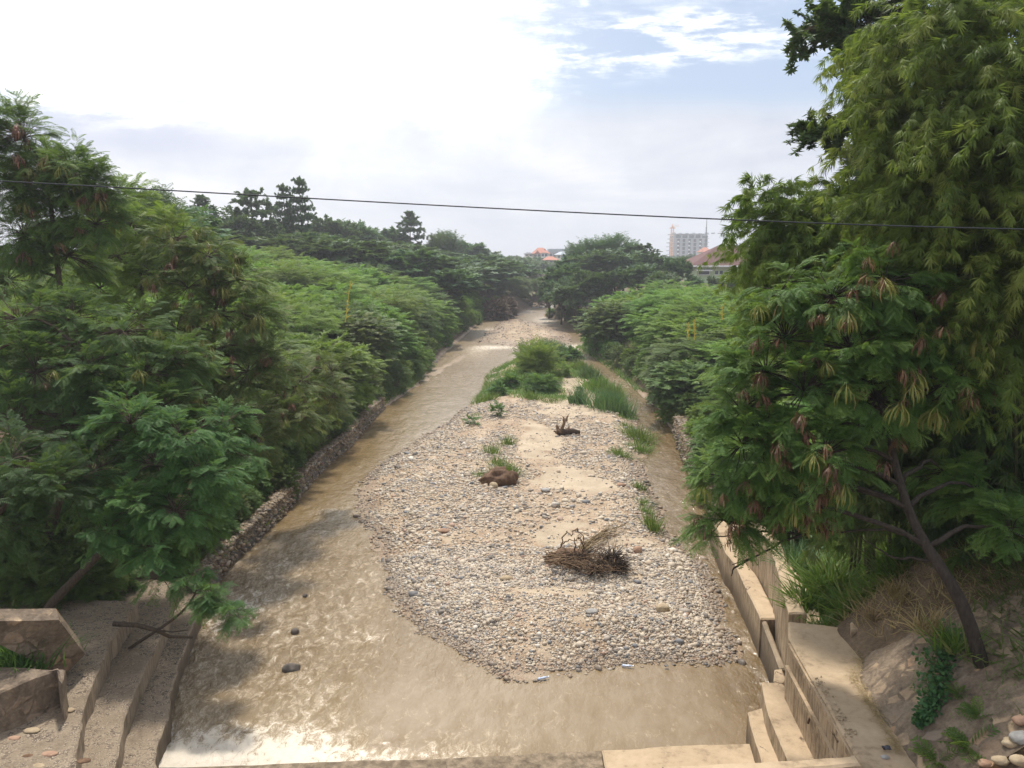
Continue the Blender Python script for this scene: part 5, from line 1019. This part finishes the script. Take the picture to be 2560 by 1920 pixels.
def place_top(proto, ph, u, vt, y, sx, label, cat='tree', group=None, name=None, x=None):
    """stand a tree so that its tip reaches picture row vt"""
    k = y / FS; xx_ = (u - 1280) * k * 1.0 / 1.0 if x is None else x; zt = aty(u, vt, y)[2]; xx_ = aty(u, vt, y)[0]; g_ = hz(xx_, y); s_ = max(.35, (zt - g_) / ph)
    o = dup(proto, (xx_, y, g_), rng.random() * 6.28, (s_ * sx, s_ * sx, s_), label, cat, group); 
    if name: o.name = name
    return o
# thickets on both banks
def thicket(x0, x1, y0, y1, sp0, sp1, ok, protos, label, group, hscale=1.0, cat='bush', low=1.0):
    y = y0; k = 0; cnt = 0
    while y < y1:
        sp = sp0 + (sp1 - sp0) * (y - y0) / (y1 - y0); x = x0 + (sp * .5 if k % 2 else 0)
        while x < x1:
            px_, py_ = x + rng.uniform(-.35, .35) * sp, y + rng.uniform(-.35, .35) * sp
            if ok(px_, py_):
                pr = protos(px_, py_); s_ = sp / 2.7 * rng.uniform(.9, 1.12); hgt = (hscale if cat == 'tree' or px_ < 0 else hscale * (.60 + .40 * float(sstep(py_, 32, 62)))) * rng.uniform(.92, 1.06) * (1 + .0 * s_)
                z_ = hz(px_, py_); q_ = pr in PD; dup(pr, (px_, py_, z_ - .1), rng.random() * 6.28, (s_, s_, hgt), ('dull olive ' if q_ else 'bright ' if cat == 'bush' else '') + label + zone(px_, py_, cat), cat, group); cnt += 1
            x += sp
        y += sp * .86; k += 1
    return cnt
def zone(x, y, cat):
    if cat == 'tree': return ', on its high ridge' if x < -26 else ', low down near the river' if rsd(x, y) < 9 else ', halfway up'
    d = rsd(x, y); a_ = 'near end' if y < 42 else 'far end' if y > 66 else 'middle'; return f', {a_}, ' + ('river edge' if d < 4.5 else 'far back' if d > 14 else 'second rows')
def rsd(x, y): return float(-sdist(np.array([x]), np.array([y]), RIVER)[0])
def leftok(x, y):
    if x > 0: return False
    d = rsd(x, y); u = 1280 + FS * x / y
    return d > 1.5 + y * .008 and u > -120 and not (y < 31 and x > -9.3)
def rightok(x, y):
    d = rsd(x, y); u = 1280 + FS * x / y
    return x > 0 and d > 1.5 + y * .008 and u < 2330
def pickL(x, y):
    d = rsd(x, y)
    if d < 5 + max(0, 45 - y) * .3 and y < 60: return PD[rng.integers(2)] if rng.random() < .6 else PB[rng.integers(3)]
    return PB[rng.integers(3)] if rng.random() < .93 else PD[0]
def pickR(x, y):
    d = rsd(x, y); return PD[rng.integers(2)] if (d < 4 or y < 34) and rng.random() < .45 else PB[rng.integers(3)]
nL = thicket(-34, -6, 28, 88, 3.0, 5.2, leftok, pickL, 'green bush in the left bank thicket', 'bushes of the left bank thicket', .98)
nR = thicket(6, 40, 22, 84, 2.9, 5.0, rightok, pickR, 'green bush in the right bank thicket', 'bushes of the right bank thicket', .86)
nH = thicket(-60, -4, 92, 150, 5.2, 7.0, lambda x, y: rsd(x, y) > 2.5 and 1280 + FS * x / y > 150 and x < 4, lambda x, y: PR[rng.integers(3)], 'dark green tree in the wood behind the left thicket', 'trees of the left slope wood', .82, 'tree')
print('thickets', nL, nR, nH)
for i in range(26):
    x, y = rng.uniform(-14.5, -9.3), rng.uniform(15.8, 22); q_ = rng.uniform(.42, .62)
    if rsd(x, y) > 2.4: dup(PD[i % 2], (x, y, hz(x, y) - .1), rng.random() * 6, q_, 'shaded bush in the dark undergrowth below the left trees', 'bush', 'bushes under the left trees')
# low skirt bushes close to the water on both banks
def skirt(poly, i0, i1, step, off, protos, sc, label, group, sgn):
    P_ = np.array(poly[i0:i1]); L = np.concatenate([[0], np.cumsum(np.linalg.norm(np.diff(P_, axis=0), axis=1))]); q = 0
    while q < L[-1]:
        x = np.interp(q, L, P_[:, 0]) + sgn * (off + rng.uniform(-.3, .5)); y = np.interp(q, L, P_[:, 1]); s_ = sc * rng.uniform(.75, 1.15); dup(protos[rng.integers(len(protos))], (x, y, hz(x, y) - .25), rng.random() * 6.28, (s_, s_, s_ * .95), label, 'bush', group); q += step * (1 + y / 90) * rng.uniform(.8, 1.2)
skirt(left_bank, 4, 11, 1.0, 1.0, PD, .36, 'small dark bush growing behind the rubble wall on the left bank', 'bushes behind the left rubble wall', -1)
skirt(left_bank, 14, 18, 1.6, 2.2, PB, .8, 'bush at the foot of the wooded slope near the left far bend', 'bushes at the far left bend', -1)
skirt(left_bank, 10, 17, 1.7, .95, PD + [PB[1]], .5, 'low bush leaning over the water at the foot of the left bank thicket', 'low bushes along the left waterline', -1)
skirt(right_bank, 5, 18, 1.7, 1.0, PD + [PB[0], PB[1]], .50, 'low bush leaning over the water at the foot of the right bank thicket', 'low bushes along the right waterline', 1)
# named trees on the skylines
SKY = [(PT[1], 8.6, 504, 492, 92, 1.05, 'dark layered tree, leftmost of the row on the left skyline, crossed by the cable'), (PT[2], 6.7, 627, 478, 95, .95, 'dark layered tree with a wide base, second of the row on the left skyline'),
       (PT[0], 9.7, 708, 464, 100, .72, 'slim layered tree left of the tallest one on the left skyline'), (PT[0], 9.7, 748, 447, 100, .72, 'tallest layered tree on the left skyline, standing just right of its slim twin'),
       (PT[1], 8.6, 1024, 532, 140, 1.0, 'lone umbrella-shaped tree standing up from the wooded ridge in the middle left'), (PS, 8.3, 1094, 584, 140, .9, 'small spiky tree on the falling ridge right of the lone umbrella-shaped tree'),
       (PS, 8.3, 1119, 580, 143, 1.1, 'taller spiky tree beside the small one on the falling ridge'), (PR[0], 7.2, 834, 540, 120, 1.1, 'round dark treetop right of the tallest skyline tree'), (PR[1], 6.8, 880, 552, 125, 1.1, 'flat dark treetop halfway between the tallest tree and the umbrella-shaped one'),
       (PF[1], 7.4, 590, 520, 92, .7, 'bushy dark tree filling the gap between the layered trees on the left skyline'), (PS, 8.3, 362, 476, 55, 1.0, 'thin half-bare treetop rising behind the left thicket near the cable'), (PS, 8.3, 385, 480, 56, .8, 'second thin treetop beside the half-bare one on the left'),
       (PR[1], 6.8, 400, 512, 58, 1.1, 'rounded grey-green tree behind the two thin treetops on the left'), (PR[2], 7.6, 450, 524, 62, 1.0, 'small rounded tree between the thin treetops and the skyline row'), (PR[0], 7.2, 330, 505, 50, .9, 'dark rounded tree directly behind the bright yellow-green tree'),
       (PF[0], 7.0, 1165, 606, 165, 1.2, 'hazy round tree where the left ridge drops to the valley'), (PF[1], 7.4, 1205, 622, 175, 1.2, 'hazy tree at the foot of the left ridge'), (PF[0], 7.0, 960, 572, 140, 1.1, 'dark round tree just left of the umbrella-shaped tree on the ridge'),
       (PR[2], 7.6, 1415, 650, 109, 1.05, 'dark tree at the river bend overhanging the right-hand water'), (PS, 8.3, 1445, 611, 124, 1.1, 'small spiky treetop at the left end of the right-hand wood'), (PR[0], 7.2, 1440, 636, 118, 1.15, 'broad tree forming the left shoulder of the right-hand wood'),
       (PS, 8.3, 1486, 600, 122, 1.3, 'spiky treetop, second from left above the right-hand wood'), (PS, 8.3, 1530, 588, 122, 1.35, 'highest spiky treetop above the right-hand wood'), (PR[1], 6.8, 1500, 622, 116, 1.3, 'large dark tree under the highest spiky treetop'),
       (PF[1], 7.4, 1560, 628, 114, 1.2, 'dark tree in the hollow between the spiky tops and the flat-topped tree'), (PT[2], 6.7, 1605, 613, 118, 1.5, 'flat-topped tree on the right-hand wood beside the highest spiky tops'), (PS, 8.3, 1580, 606, 119, .8, 'thin half-bare treetop just left of the flat-topped tree'),
       (PR[0], 7.2, 1640, 634, 116, 1.15, 'round tree falling away right of the flat-topped tree'), (PR[2], 7.6, 1695, 640, 106, 1.0, 'domed dark tree standing just left of the maroon-roofed house'), (PR[1], 6.8, 1600, 660, 100, 1.1, 'leafy tree at the front of the right-hand wood above the bright thicket'),
       (PR[0], 7.2, 1540, 668, 98, 1.1, 'dark leafy tree in the front row of the right-hand wood'), (PR[2], 7.6, 1480, 672, 98, 1.0, 'brownish-green tree in the front row nearest the river'), (PR[1], 6.8, 1655, 678, 95, 1.0, 'low round tree in the front row below the domed tree'),
       (PR[0], 7.2, 1405, 690, 104, .85, 'low dark tree touching the water at the river bend'), (PR[2], 7.6, 1372, 705, 114, .7, 'dark drooping tree farthest out over the water at the bend'), (PR[1], 6.8, 1440, 690, 98, .95, 'bushy dark tree behind the right bank thicket by the bend'),
       (PR[1], 6.8, 1735, 690, 104, .9, 'dark bushy tree below the awning of the maroon-roofed house'), (PR[0], 7.2, 1790, 690, 100, .9, 'dark bushy tree below the windows of the maroon-roofed house'), (PR[2], 7.6, 1840, 684, 96, .9, 'dark bush-like tree at the right end of the wood under the bamboo'), (PR[1], 6.8, 1900, 690, 92, 1.0, 'dark tree seen low between the bamboo stems')]
for pr, ph, u, vt, y, sx, lb_ in SKY: place_top(pr, ph, u, vt, y, sx, lb_)
# far wood: many hazy trees down the valley and along the horizon
far_n = 0
for y0, y1, u0, u1, vt, n_ in ((170, 260, 1090, 1250, 636, 22), (190, 300, 1200, 1345, 642, 24), (230, 330, 1290, 1400, 655, 12), (280, 420, 1100, 1560, 638, 26), (150, 240, 1560, 1760, 640, 16), (300, 480, 1620, 1960, 634, 26), (450, 560, 1300, 1900, 637, 26), (135, 160, 1080, 1230, 640, 10), (260, 330, 1330, 1420, 650, 10)):
    for i in range(n_):
        y = rng.uniform(y0, y1); u = rng.uniform(u0, u1); v_ = vt + abs(rng.normal(0, 7)); zt = aty(u, v_, y)[2]; x = aty(u, v_, y)[0]; g_ = hz(x, y)
        if 1290 < u < 1400 and y < 300 and rsd(x, y) < 6: continue
        s_ = float(np.clip((zt - g_) / 7.2, .6, 2.0)); w_ = s_ * rng.uniform(1.0, 1.5); dup(PF[rng.integers(2)], (x, y, zt - 7.2 * s_), rng.random() * 6.28, (w_, w_, s_), 'hazy distant tree in the wood down the valley', 'tree', 'distant trees down the valley'); far_n += 1
for i in range(34):
    y = rng.uniform(138, 215); u = rng.uniform(1245, 1350); x = aty(u, 700, y)[0]
    if rsd(x, y) > 1.5: q_ = rng.uniform(.4, .8); dup(PD[i % 2], (x, y, hz(x, y) - .1), rng.random() * 6, (q_ * 1.3, q_ * 1.3, q_), 'low bush on the grassy valley slope beyond the river bend', 'bush', 'bushes on the far valley slope')
# dead / brown bushes by the far water
PBR = bush_proto(leafmat('withered_leaf', (.10, .055, .035), (.19, .115, .075), trans=.1), T_SPRAY, .36, seed=9, n=180)
for u, v, y, s_, lb_ in ((1235, 745, 112, .9, 'withered brown bush at the far left waterline'), (1262, 752, 116, .8, 'second withered brown bush at the far left waterline'), (1345, 735, 140, .8, 'brown bush on the bank beyond the river bend')):
    p = aty(u, v + 20, y); dup(PBR, (p[0], y, hz(p[0], y)), 1.0, s_, lb_, 'bush', None)
for pr in PB + PD + PR + PF + PT + [PS, PBR]: kill(pr)

# --- island plants
def island_bush(u, v, h, w_, mt, tpl, fs, label, n=120, name='shrub', upb=.6, L=None, droop=.15, y=None):
    p = atz(u, v, .4); z_ = hz(p[0], p[1]); root = thing(name, (p[0], p[1], z_), label, 'bush'); L = L or h * .35
    pos, fw, tn, st, en = sprigs((p[0], p[1], z_ + h * .5), (w_ * .4, w_ * .4, h * .42), n, L, droop, 5, .9, .1, upb, low=-.9); V, F_, T = leaves(pos, fw, tn, tpl, fs); meshobj('foliage', V, F_, mt, root, False, {'tint': T}); mb = MB()
    for k in range(0, len(st), 6): mb.tube(limb_path((p[0], p[1], z_ - .1), st[k], 4, .05), .02, .01, 4); mb.tube([st[k], en[k]], .01, .004, 3)
    mb.build('stem', M_BARK, root); return root
island_bush(1345, 952, 2.3, 2.1, M_THICK, T_FROND_S, .34, 'biggest feathery sapling standing on the head of the island', 210, 'sapling', .9, 1.2, .1)
island_bush(1318, 930, 1.7, 1.0, M_LEU, T_FROND_S, .34, 'upright wand-like sapling at the left of the biggest island sapling', 50, 'sapling', 1.4, 1.2, .0)
island_bush(1355, 978, .9, 2.2, M_LEU, T_FROND_S, .30, 'dense round bush in front of the biggest island sapling', 150, upb=.2, L=.5)
island_bush(1395, 915, 1.0, 1.6, M_LEUD, T_SPRAY2, .30, 'dark little bush behind the big sapling on the island', 90, upb=.3, L=.5)
island_bush(1428, 905, .9, 1.4, M_LEUD, T_SPRAY2, .30, 'dark round bush on the right side of the island head', 90, upb=.3, L=.5)
island_bush(1400, 940, .8, 1.6, M_THICK, T_FROND_S, .28, 'low feathery bush to the right of the big sapling', 80, upb=.3, L=.5)
island_bush(1275, 968, .6, 1.3, M_LEU, T_SPRAY2, .26, 'low bush on the grassy left shoulder of the island', 80, upb=.3, L=.4)
island_bush(1245, 985, .6, 1.0, M_LEUD, T_SPRAY2, .22, 'small dark bush near the left shore of the island', 70, upb=.3, L=.4)
island_bush(1244, 1042, .65, .6, M_LEUD, T_SPRAY2, .16, 'small dark weed alone on the gravel of the upper island', 34, 'weed', .6, .3)
island_bush(1180, 1062, .3, .8, M_LEUD, T_SPRAY2, .14, 'flat weed on the gravel near the left shore', 20, 'weed', .3, .3)
island_bush(1450, 985, .4, .5, M_BROAD, T_SPRAY2, .14, 'tiny dark seedling on bare sand at the right of the island', 18, 'seedling', .6, .2)
def tuft(u, v, w_, h, n, mt, label, name='grass_tuft', cat='grass', wd=1.0, lean=.35, base=None, dep=None, group=None):
    p = atz(u, v, .35) if base is None else np.array(base, float); m_ = int(n); a_ = rng.normal(0, w_ * .28, m_); b_ = rng.normal(0, (dep or w_) * .28, m_); X_, Y_ = p[0] + a_, p[1] + b_
    Z_ = height(X_, Y_) if base is None else np.full(m_, p[2]); f = norm(np.stack([a_ / w_ * 2 * lean + rng.normal(0, lean * .6, m_), b_ / w_ * lean * 2 + rng.normal(0, lean * .6, m_), np.ones(m_)], -1)); hh = h * rng.uniform(.5, 1.1, m_) * (1 - .35 * np.hypot(a_, b_) / w_)
    up = norm(np.stack([-f[:, 0], -f[:, 1], rng.normal(.3, .2, m_)], -1) + rng.normal(0, .4, (m_, 3))); V, F_, T = scatter((blade[0] * [1, wd, 1.8], blade[1]), np.stack([X_, Y_, Z_], -1), frames(f, up), hh, rng.random(m_), .05)
    o = meshobj(name, V, F_, mt, None, False, {'tint': T}); return tag(o, label, cat, group)
tuft(1527, 1022, 2.1, 1.25, 900, M_REED, 'largest dense clump of grey-green reeds on the right shore of the island', 'reed_clump', 'reeds', .8, .3)
tuft(1447, 1010, 1.0, 1.1, 320, M_REED, 'upright green reed clump left of the largest one', 'reed_clump', 'reeds', .9, .2)
tuft(1473, 948, 1.2, 1.2, 300, M_REED, 'small dark reed clump on the far right of the island head', 'reed_clump', 'reeds', .9, .25)
tuft(1447, 922, 1.8, 1.0, 340, M_GRASS, 'arching grass clump near the right side of the island head', lean=.5)
tuft(1380, 872, 4.6, 1.15, 900, M_REED, 'tall reed stand at the very head of the island', 'reed_clump', 'reeds', .8, .2, dep=3)
tuft(1420, 880, 4.0, 1.0, 500, M_REED, 'second reed stand at the head of the island, right of the first', 'reed_clump', 'reeds', .8, .25, dep=3)
tuft(1505, 975, 2.4, 1.1, 480, M_GRASS, 'bright grass clump just above the largest reed clump', lean=.45)
tuft(1530, 985, 1.6, 1.1, 300, M_GRASS, 'bright grass clump at the water beside the largest reed clump', lean=.45)
tuft(1331, 1000, 1.0, .7, 260, M_GRASS, 'bright fountain-shaped grass tuft at the middle of the island', lean=.5)
tuft(1380, 1004, 1.4, .5, 260, M_GRASS, 'low wide grass tuft between the fountain-shaped one and the upright reeds', lean=.8)
tuft(1212, 1000, 1.3, .8, 240, M_GRASS, 'grass tuft at the left shore of the island', lean=.6)
tuft(1600, 1085, 1.4, .9, 420, M_GRASS, 'long arching grass hanging over the right shore below the reeds', lean=.8, dep=2.4)
tuft(1568, 1062, .9, .4, 160, M_GRASS, 'short grass tuft at the upper end of the right shore fringe', lean=.8)
tuft(1604, 1110, 1.0, .6, 220, M_GRASS, 'yellow-green grass tuft below the long arching grass on the right shore', lean=.7)
tuft(1551, 1135, .85, .5, 260, M_GRASS, 'dome-shaped grass tuft standing clear on the gravel near the right shore', lean=.8)
tuft(1600, 1205, .5, .45, 110, M_GRASS, 'thin grass tuft on the right gravel edge', lean=.5)
tuft(1612, 1245, .5, .4, 120, M_GRASS, 'short green tuft on the right gravel edge above the tall yellowish one', lean=.5)
tuft(1632, 1305, .42, .75, 170, M_GRASS, 'tall yellowish grass tuft at the lower right gravel edge', lean=.3, dep=.9)
tuft(1615, 1265, .4, .4, 90, M_GRASS, 'small tuft just above the tall yellowish grass', lean=.5)
tuft(1228, 1140, .6, .6, 110, M_GRASS, 'thin yellowish grass tuft at the left of the gravel grass patch', lean=.4)
tuft(1268, 1118, .6, .6, 110, M_GRASS, 'thin grass tuft at the top of the gravel grass patch', lean=.4)
tuft(1240, 1165, .7, .5, 120, M_GRASS, 'sparse grass tuft in the middle of the gravel grass patch', lean=.5)
tuft(1263, 1190, .9, .65, 420, M_GRASS, 'thick bright grass growing on top of the brown earth mound', lean=.5)
tuft(1205, 1195, .6, .4, 80, M_GRASS, 'faint grass tuft left of the brown earth mound', lean=.5)
tuft(1190, 1040, .8, .3, 90, M_GRASS, 'low grass tuft on the gravel close to the upper left shore', lean=.6)
# turf everywhere it grows thick
def turf(n, box, fn, h, mt, name, label, cat='grass', wd=1.0, lean=.4, zf=None):
    x = rng.uniform(box[0], box[1], n * 4); y = rng.uniform(box[2], box[3], n * 4); k = rng.random(n * 4) < fn(x, y); x, y = x[k][:n], y[k][:n]; m_ = len(x); z = (zf or height)(x, y) - .02
    f = norm(np.stack([rng.normal(0, lean, m_), rng.normal(0, lean, m_), np.ones(m_)], -1)); up = norm(np.stack([-f[:, 0], -f[:, 1], rng.normal(.3, .2, m_)], -1) + rng.normal(0, .4, (m_, 3))); cl = fbm(x, y, .9, 3, 201)
    V, F_, T = scatter((blade[0] * [1, wd, 1.8], blade[1]), np.stack([x, y, z], -1), frames(f, up), h * rng.uniform(.4, 1.1, m_) * (.5 + cl), np.clip(cl * 1.4 - .2, 0, 1), .12)
    o = meshobj(name, V, F_, mt, None, False, {'tint': T}); return tag(o, label, cat, kind='stuff')
turf(24000, (-7, 9, 35, 75), lambda x, y: gi(grassa, x, y) * (sdist(x, y, island) > -.2) * (gi(grassa, x, y) > .3), .34, M_GRASS, 'island_grass', 'green grass covering the head of the island', wd=2.0, lean=.6)
turf(9000, (4, 16, 38, 78), lambda x, y: (sdist(x, y, turfbar) > -.6) * .9, .45, M_GRASS, 'bank_grass', 'bright grass along the foot of the right bank', wd=2.2, lean=.6)
def bankf(x, y): d = -sdist(x, y, RIVER); return np.where((d > .15) & (d < 2.5), .7, 0)
turf(12000, (5, 12, 20, 46), bankf, .5, M_GRASS, 'bank_weeds', 'mixed grass and weeds fringing the right bank', wd=1.6, lean=.7)
turf(20000, (-12, -6, 20, 60), bankf, .5, M_GRASS, 'bank_weeds', 'mixed grass and weeds fringing the left bank', wd=1.6, lean=.7)
turf(2800, (6.2, 8.6, 10.2, 14), lambda x, y: sstep(y + (x - 6.2) * 1.2, 12.3, 13.2), .3, M_STRAW, 'dry_bank_grass', 'dry straw-coloured grass matted over the crest of the masonry slope', wd=1.0, lean=1.1, zf=slopez)
# lush weeds behind the right wall
turf(26000, (5.6, 11.5, 13.6, 21), lambda x, y: ((-sdist(x, y, RIVER) > .9)).astype(float), .62, M_GRASS, 'bank_weeds', 'lush tangled weeds and grass behind the tall back wall on the right', wd=1.2, lean=.9)
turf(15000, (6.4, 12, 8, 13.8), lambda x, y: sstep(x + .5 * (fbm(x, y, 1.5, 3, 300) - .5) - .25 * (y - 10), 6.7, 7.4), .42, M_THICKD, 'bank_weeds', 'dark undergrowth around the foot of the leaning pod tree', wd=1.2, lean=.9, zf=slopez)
turf(1500, (5.6, 8.4, 7, 12.5), lambda x, y: (fbm(x, y, 1.3, 3, 310) > .60).astype(float), .13, M_GRASS, 'slope_weeds', 'small weeds rooted among the stones of the masonry slope', wd=1.2, lean=.9, zf=slopez)
turf(2600, (5.6, 8.4, 7, 12.8), lambda x, y: (fbm(x, y, 1.1, 3, 320) > .5).astype(float), .10, M_STRAW, 'slope_litter', 'dry stalks lying over the masonry slope', wd=.8, lean=2.5, zf=slopez)
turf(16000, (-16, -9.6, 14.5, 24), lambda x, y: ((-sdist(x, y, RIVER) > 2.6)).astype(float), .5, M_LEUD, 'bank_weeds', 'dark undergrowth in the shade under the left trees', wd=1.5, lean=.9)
for i, (u, v, z_, w_, h, n_, mt, lb_) in enumerate([(2080, 1420, 2.6, .9, .9, 340, M_GRASS, 'arching bright grass clump spilling over the back wall'), (2150, 1500, 2.5, .8, .7, 300, M_GRASS, 'tangled green clump right behind the platform'), (2020, 1470, 2.3, .6, .8, 240, M_GRASS, 'tall grass clump at the left of the weeds behind the wall'), (2250, 1460, 2.9, .8, .8, 260, M_GRASS, 'yellowish arching grass under the pod tree trunk'), (2180, 1600, 2.25, .16, .45, 60, M_STRAW, 'dry tuft growing in the joint at the far corner of the platform'), (1990, 1380, 2.2, .6, .9, 220, M_REED, 'grey-green grass clump on top of the back wall'), (2060, 1520, 2.3, .4, .4, 140, M_GRASS, 'low green tuft touching the far edge of the platform'), (2330, 1520, 3.5, .5, .5, 140, M_STRAW, 'dry straw tuft at the crest of the masonry slope'), (2250, 1500, 3.0, .5, .45, 160, M_STRAW, 'straw-coloured grass mat over the rounded corner of the slope'), (2400, 1560, 3.7, .5, .6, 160, M_GRASS, 'grass tuft at the foot of the leaning trunk')]):
    p = atz(u, v, z_); p[2] = max(hz(p[0], p[1]), z_ - .4); tuft(0, 0, w_, h, n_, mt, lb_, base=p, lean=.8)
tuft(0, 0, 1.1, .8, 620, M_LEUD, 'tall dark green grass growing between the two masonry blocks at lower left', base=atz(40, 1668, 1.7), lean=.5)
tuft(0, 0, .45, .5, 150, M_GRASS, 'grass sprigs at the right end of the lower left masonry stub', base=atz(160, 1650, 1.45), lean=.5)
# climbing plant and ferns on the slope
def on_slope(u, v):
    d = ray(u, v); ks = np.linspace(6, 15, 300); z_ = [CAMZ + d[2] * k - max(embz(d[0] * k, d[1] * k), hz(d[0] * k, d[1] * k)) for k in ks]; k = ks[int(np.argmax(np.array(z_) < 0))]; return d * k + [0, 0, CAMZ]
root = thing('creeper', tuple(on_slope(2350, 1680)), 'dark green creeper trailing down the masonry slope', 'climbing plant'); pts = []; mb = MB()
path = [(2385, 1600), (2352, 1660), (2350, 1710), (2335, 1760), (2310, 1795), (2292, 1818)]; P_ = [on_slope(*p) + [0, 0, .04] for p in path]; q = np.linspace(0, 1, 24); P_ = np.stack([np.interp(q, np.linspace(0, 1, 6), np.array(P_)[:, k]) for k in range(3)], -1); mb.tube(P_, .012, .006, 4); mb.build('stem', M_BARK, root)
w_ = np.interp(q, [0, .35, .7, 1], [.26, .24, .14, .05]); idx = rng.integers(0, 24, 1500); pos = P_[idx] + rng.normal(0, 1, (1500, 3)) * (w_[idx] * .55)[:, None] * [1, 1, .6] + [0, -.02, .05]
V, F_, T = leaves(pos, norm(rng.normal(size=(1500, 3)) + [0, -.6, -.3]), rng.random(1500), (np.array([[0, 0, 0], [.5, .38, 0], [1, 0, -.1], [.5, -.38, 0]], float), np.array([[0, 1, 2, 3]])), .075, .5); meshobj('foliage', V, F_, M_BROAD, root, False, {'tint': T})
for u, v, s_, lb_ in ((2345, 1905, .30, 'feathery seedling at the bottom edge of the slope, left of its neighbour'), (2425, 1870, .32, 'feathery seedling at the bottom edge of the slope, nearer the loose stones'), (2450, 1790, .22, 'faint shaded seedling higher up the dark slope'), (2400, 1735, .16, 'small grassy seedling right of the creeper')):
    p = on_slope(u, v); n_ = 22; f = norm(np.stack([rng.normal(0, 1, n_), rng.normal(0, 1, n_), rng.uniform(.2, .9, n_)], -1)); V, F_, T = leaves(np.repeat(p[None], n_, 0), f, rng.random(n_), T_FROND, s_); tag(meshobj('fern_seedling', V, F_, M_LEU, None, False, {'tint': T}), lb_, 'plant')
# straw litter in the joint of the platform
n = 700; k = rng.random(n); jt = np.array([(*g(u, v, 2.23), 2.23) for u, v in [(2187, 1585), (2150, 1645), (2140, 1695), (2165, 1742), (2195, 1787), (2235, 1850), (2248, 1880)]]); ti_ = np.linspace(0, 1, 7)
P_ = np.stack([np.interp(k, ti_, jt[:, j]) for j in range(3)], -1) + np.stack([rng.normal(-.01, .035, n) * (1 + 1.2 * np.exp(-((k - .3) / .12) ** 2)), rng.normal(0, .03, n), rng.uniform(0, .03, n)], -1); f = norm(rng.normal(size=(n, 3)) * [1, 1.2, .12])
V, F_, T = leaves(P_, f, rng.random(n), (blade[0] * [1, .9, .3], blade[1]), .13); tag(meshobj('straw_litter', V, F_, M_STRAW, None, False, {'tint': T}), 'dry leaf and straw litter gathered in the joint between platform and slope', 'litter', kind='stuff')
# banana plant on the right bank
BY = 74; p = aty(1512, 830, BY); zb_ = hz(p[0], BY); root = thing('banana_plant', (p[0], BY, zb_), 'pale banana leaves sticking out of the right bank thicket over the water', 'banana plant'); mb = MB(); mb.tube([(p[0], BY, zb_ - .2), (p[0] - .1, BY, zb_ + 2.2)], .14, .09, 8); mb.build('stem', M_CULM, root)
for a_, l, e in ((3.3, 2.1, .45), (3.0, 1.9, .2), (3.9, 1.9, .1), (1.75, 2.0, 1.3), (2.1, 2.0, .8), (.4, 1.8, .6), (4.6, 1.9, .4)):
    d = np.array([math.cos(a_), math.sin(a_) * .6, e]); s_ = norm(np.cross(d, (0, .35, 1))); V = []; m_ = 9
    for i in range(m_):
        q = i / (m_ - 1); c_ = np.array([p[0] - .1, BY, zb_ + 2.3]) + d * l * q - np.array([0, 0, .9 * q * q]); w_ = .32 * math.sin(math.pi * min(1, q * .93 + .07)) ** .6; V += [c_ - s_ * w_ - [0, 0, .1], c_, c_ + s_ * w_ - [0, 0, .1]]
    F_ = np.array([(3 * i + j, 3 * i + j + 1, 3 * i + j + 4, 3 * i + j + 3) for i in range(m_ - 1) for j in (0, 1)]); meshobj('leaf', V, F_, M_BANANA, root, True, {'tint': np.full(len(V), .5)})
# yellow flower spikes above the thickets
M_SPIKE = plain('yellow_spike', (.55, .42, .06), .7)
for u, v0, v1, y, lb_ in ((875, 715, 805, 36, 'tall yellow dead stem sticking out of the left thicket'), (1736, 800, 850, 42, 'yellow stem standing in the right thicket, right of the other two'), (1720, 810, 850, 42, 'yellow stem in the right thicket, middle of three'), (1806, 770, 800, 44, 'yellow stem nearest the bamboo in the right thicket')):
    a_ = aty(u, v0, y); b_ = aty(u - (12 if u < 900 else 0), v1, y); mb = MB(); P_ = limb_path(b_, a_, 10, 0, .02); mb.tube(P_, .022, .012, 5)
    for k in range(26): q = P_[rng.integers(1, 10)]; mb.tube([q, q + rng.normal(0, .09, 3) + [0, 0, .08]], .02, .01, 4)
    tag(mb.build('flower_stem', M_SPIKE, None), lb_, 'plant')
# far grassy meadow mounds beyond the bend are part of the ground; haze over everything
HAZE = True
if HAZE:
    m_, t = mat('haze'); pv = t.n('ShaderNodeVolumePrincipled', {'Color': (.93, .95, 1.0, 1), 'Density': .0008, 'Anisotropy': .35}); t.link(pv.outputs[0], t.n('ShaderNodeOutputMaterial').inputs[1])
    mb = MB(); mb.box(-1600, 1600, -80, 2000, -6, 46); hzb = mb.build('haze', m_); tag(hzb, 'thin pale haze lying over the whole valley', 'haze', kind='stuff')
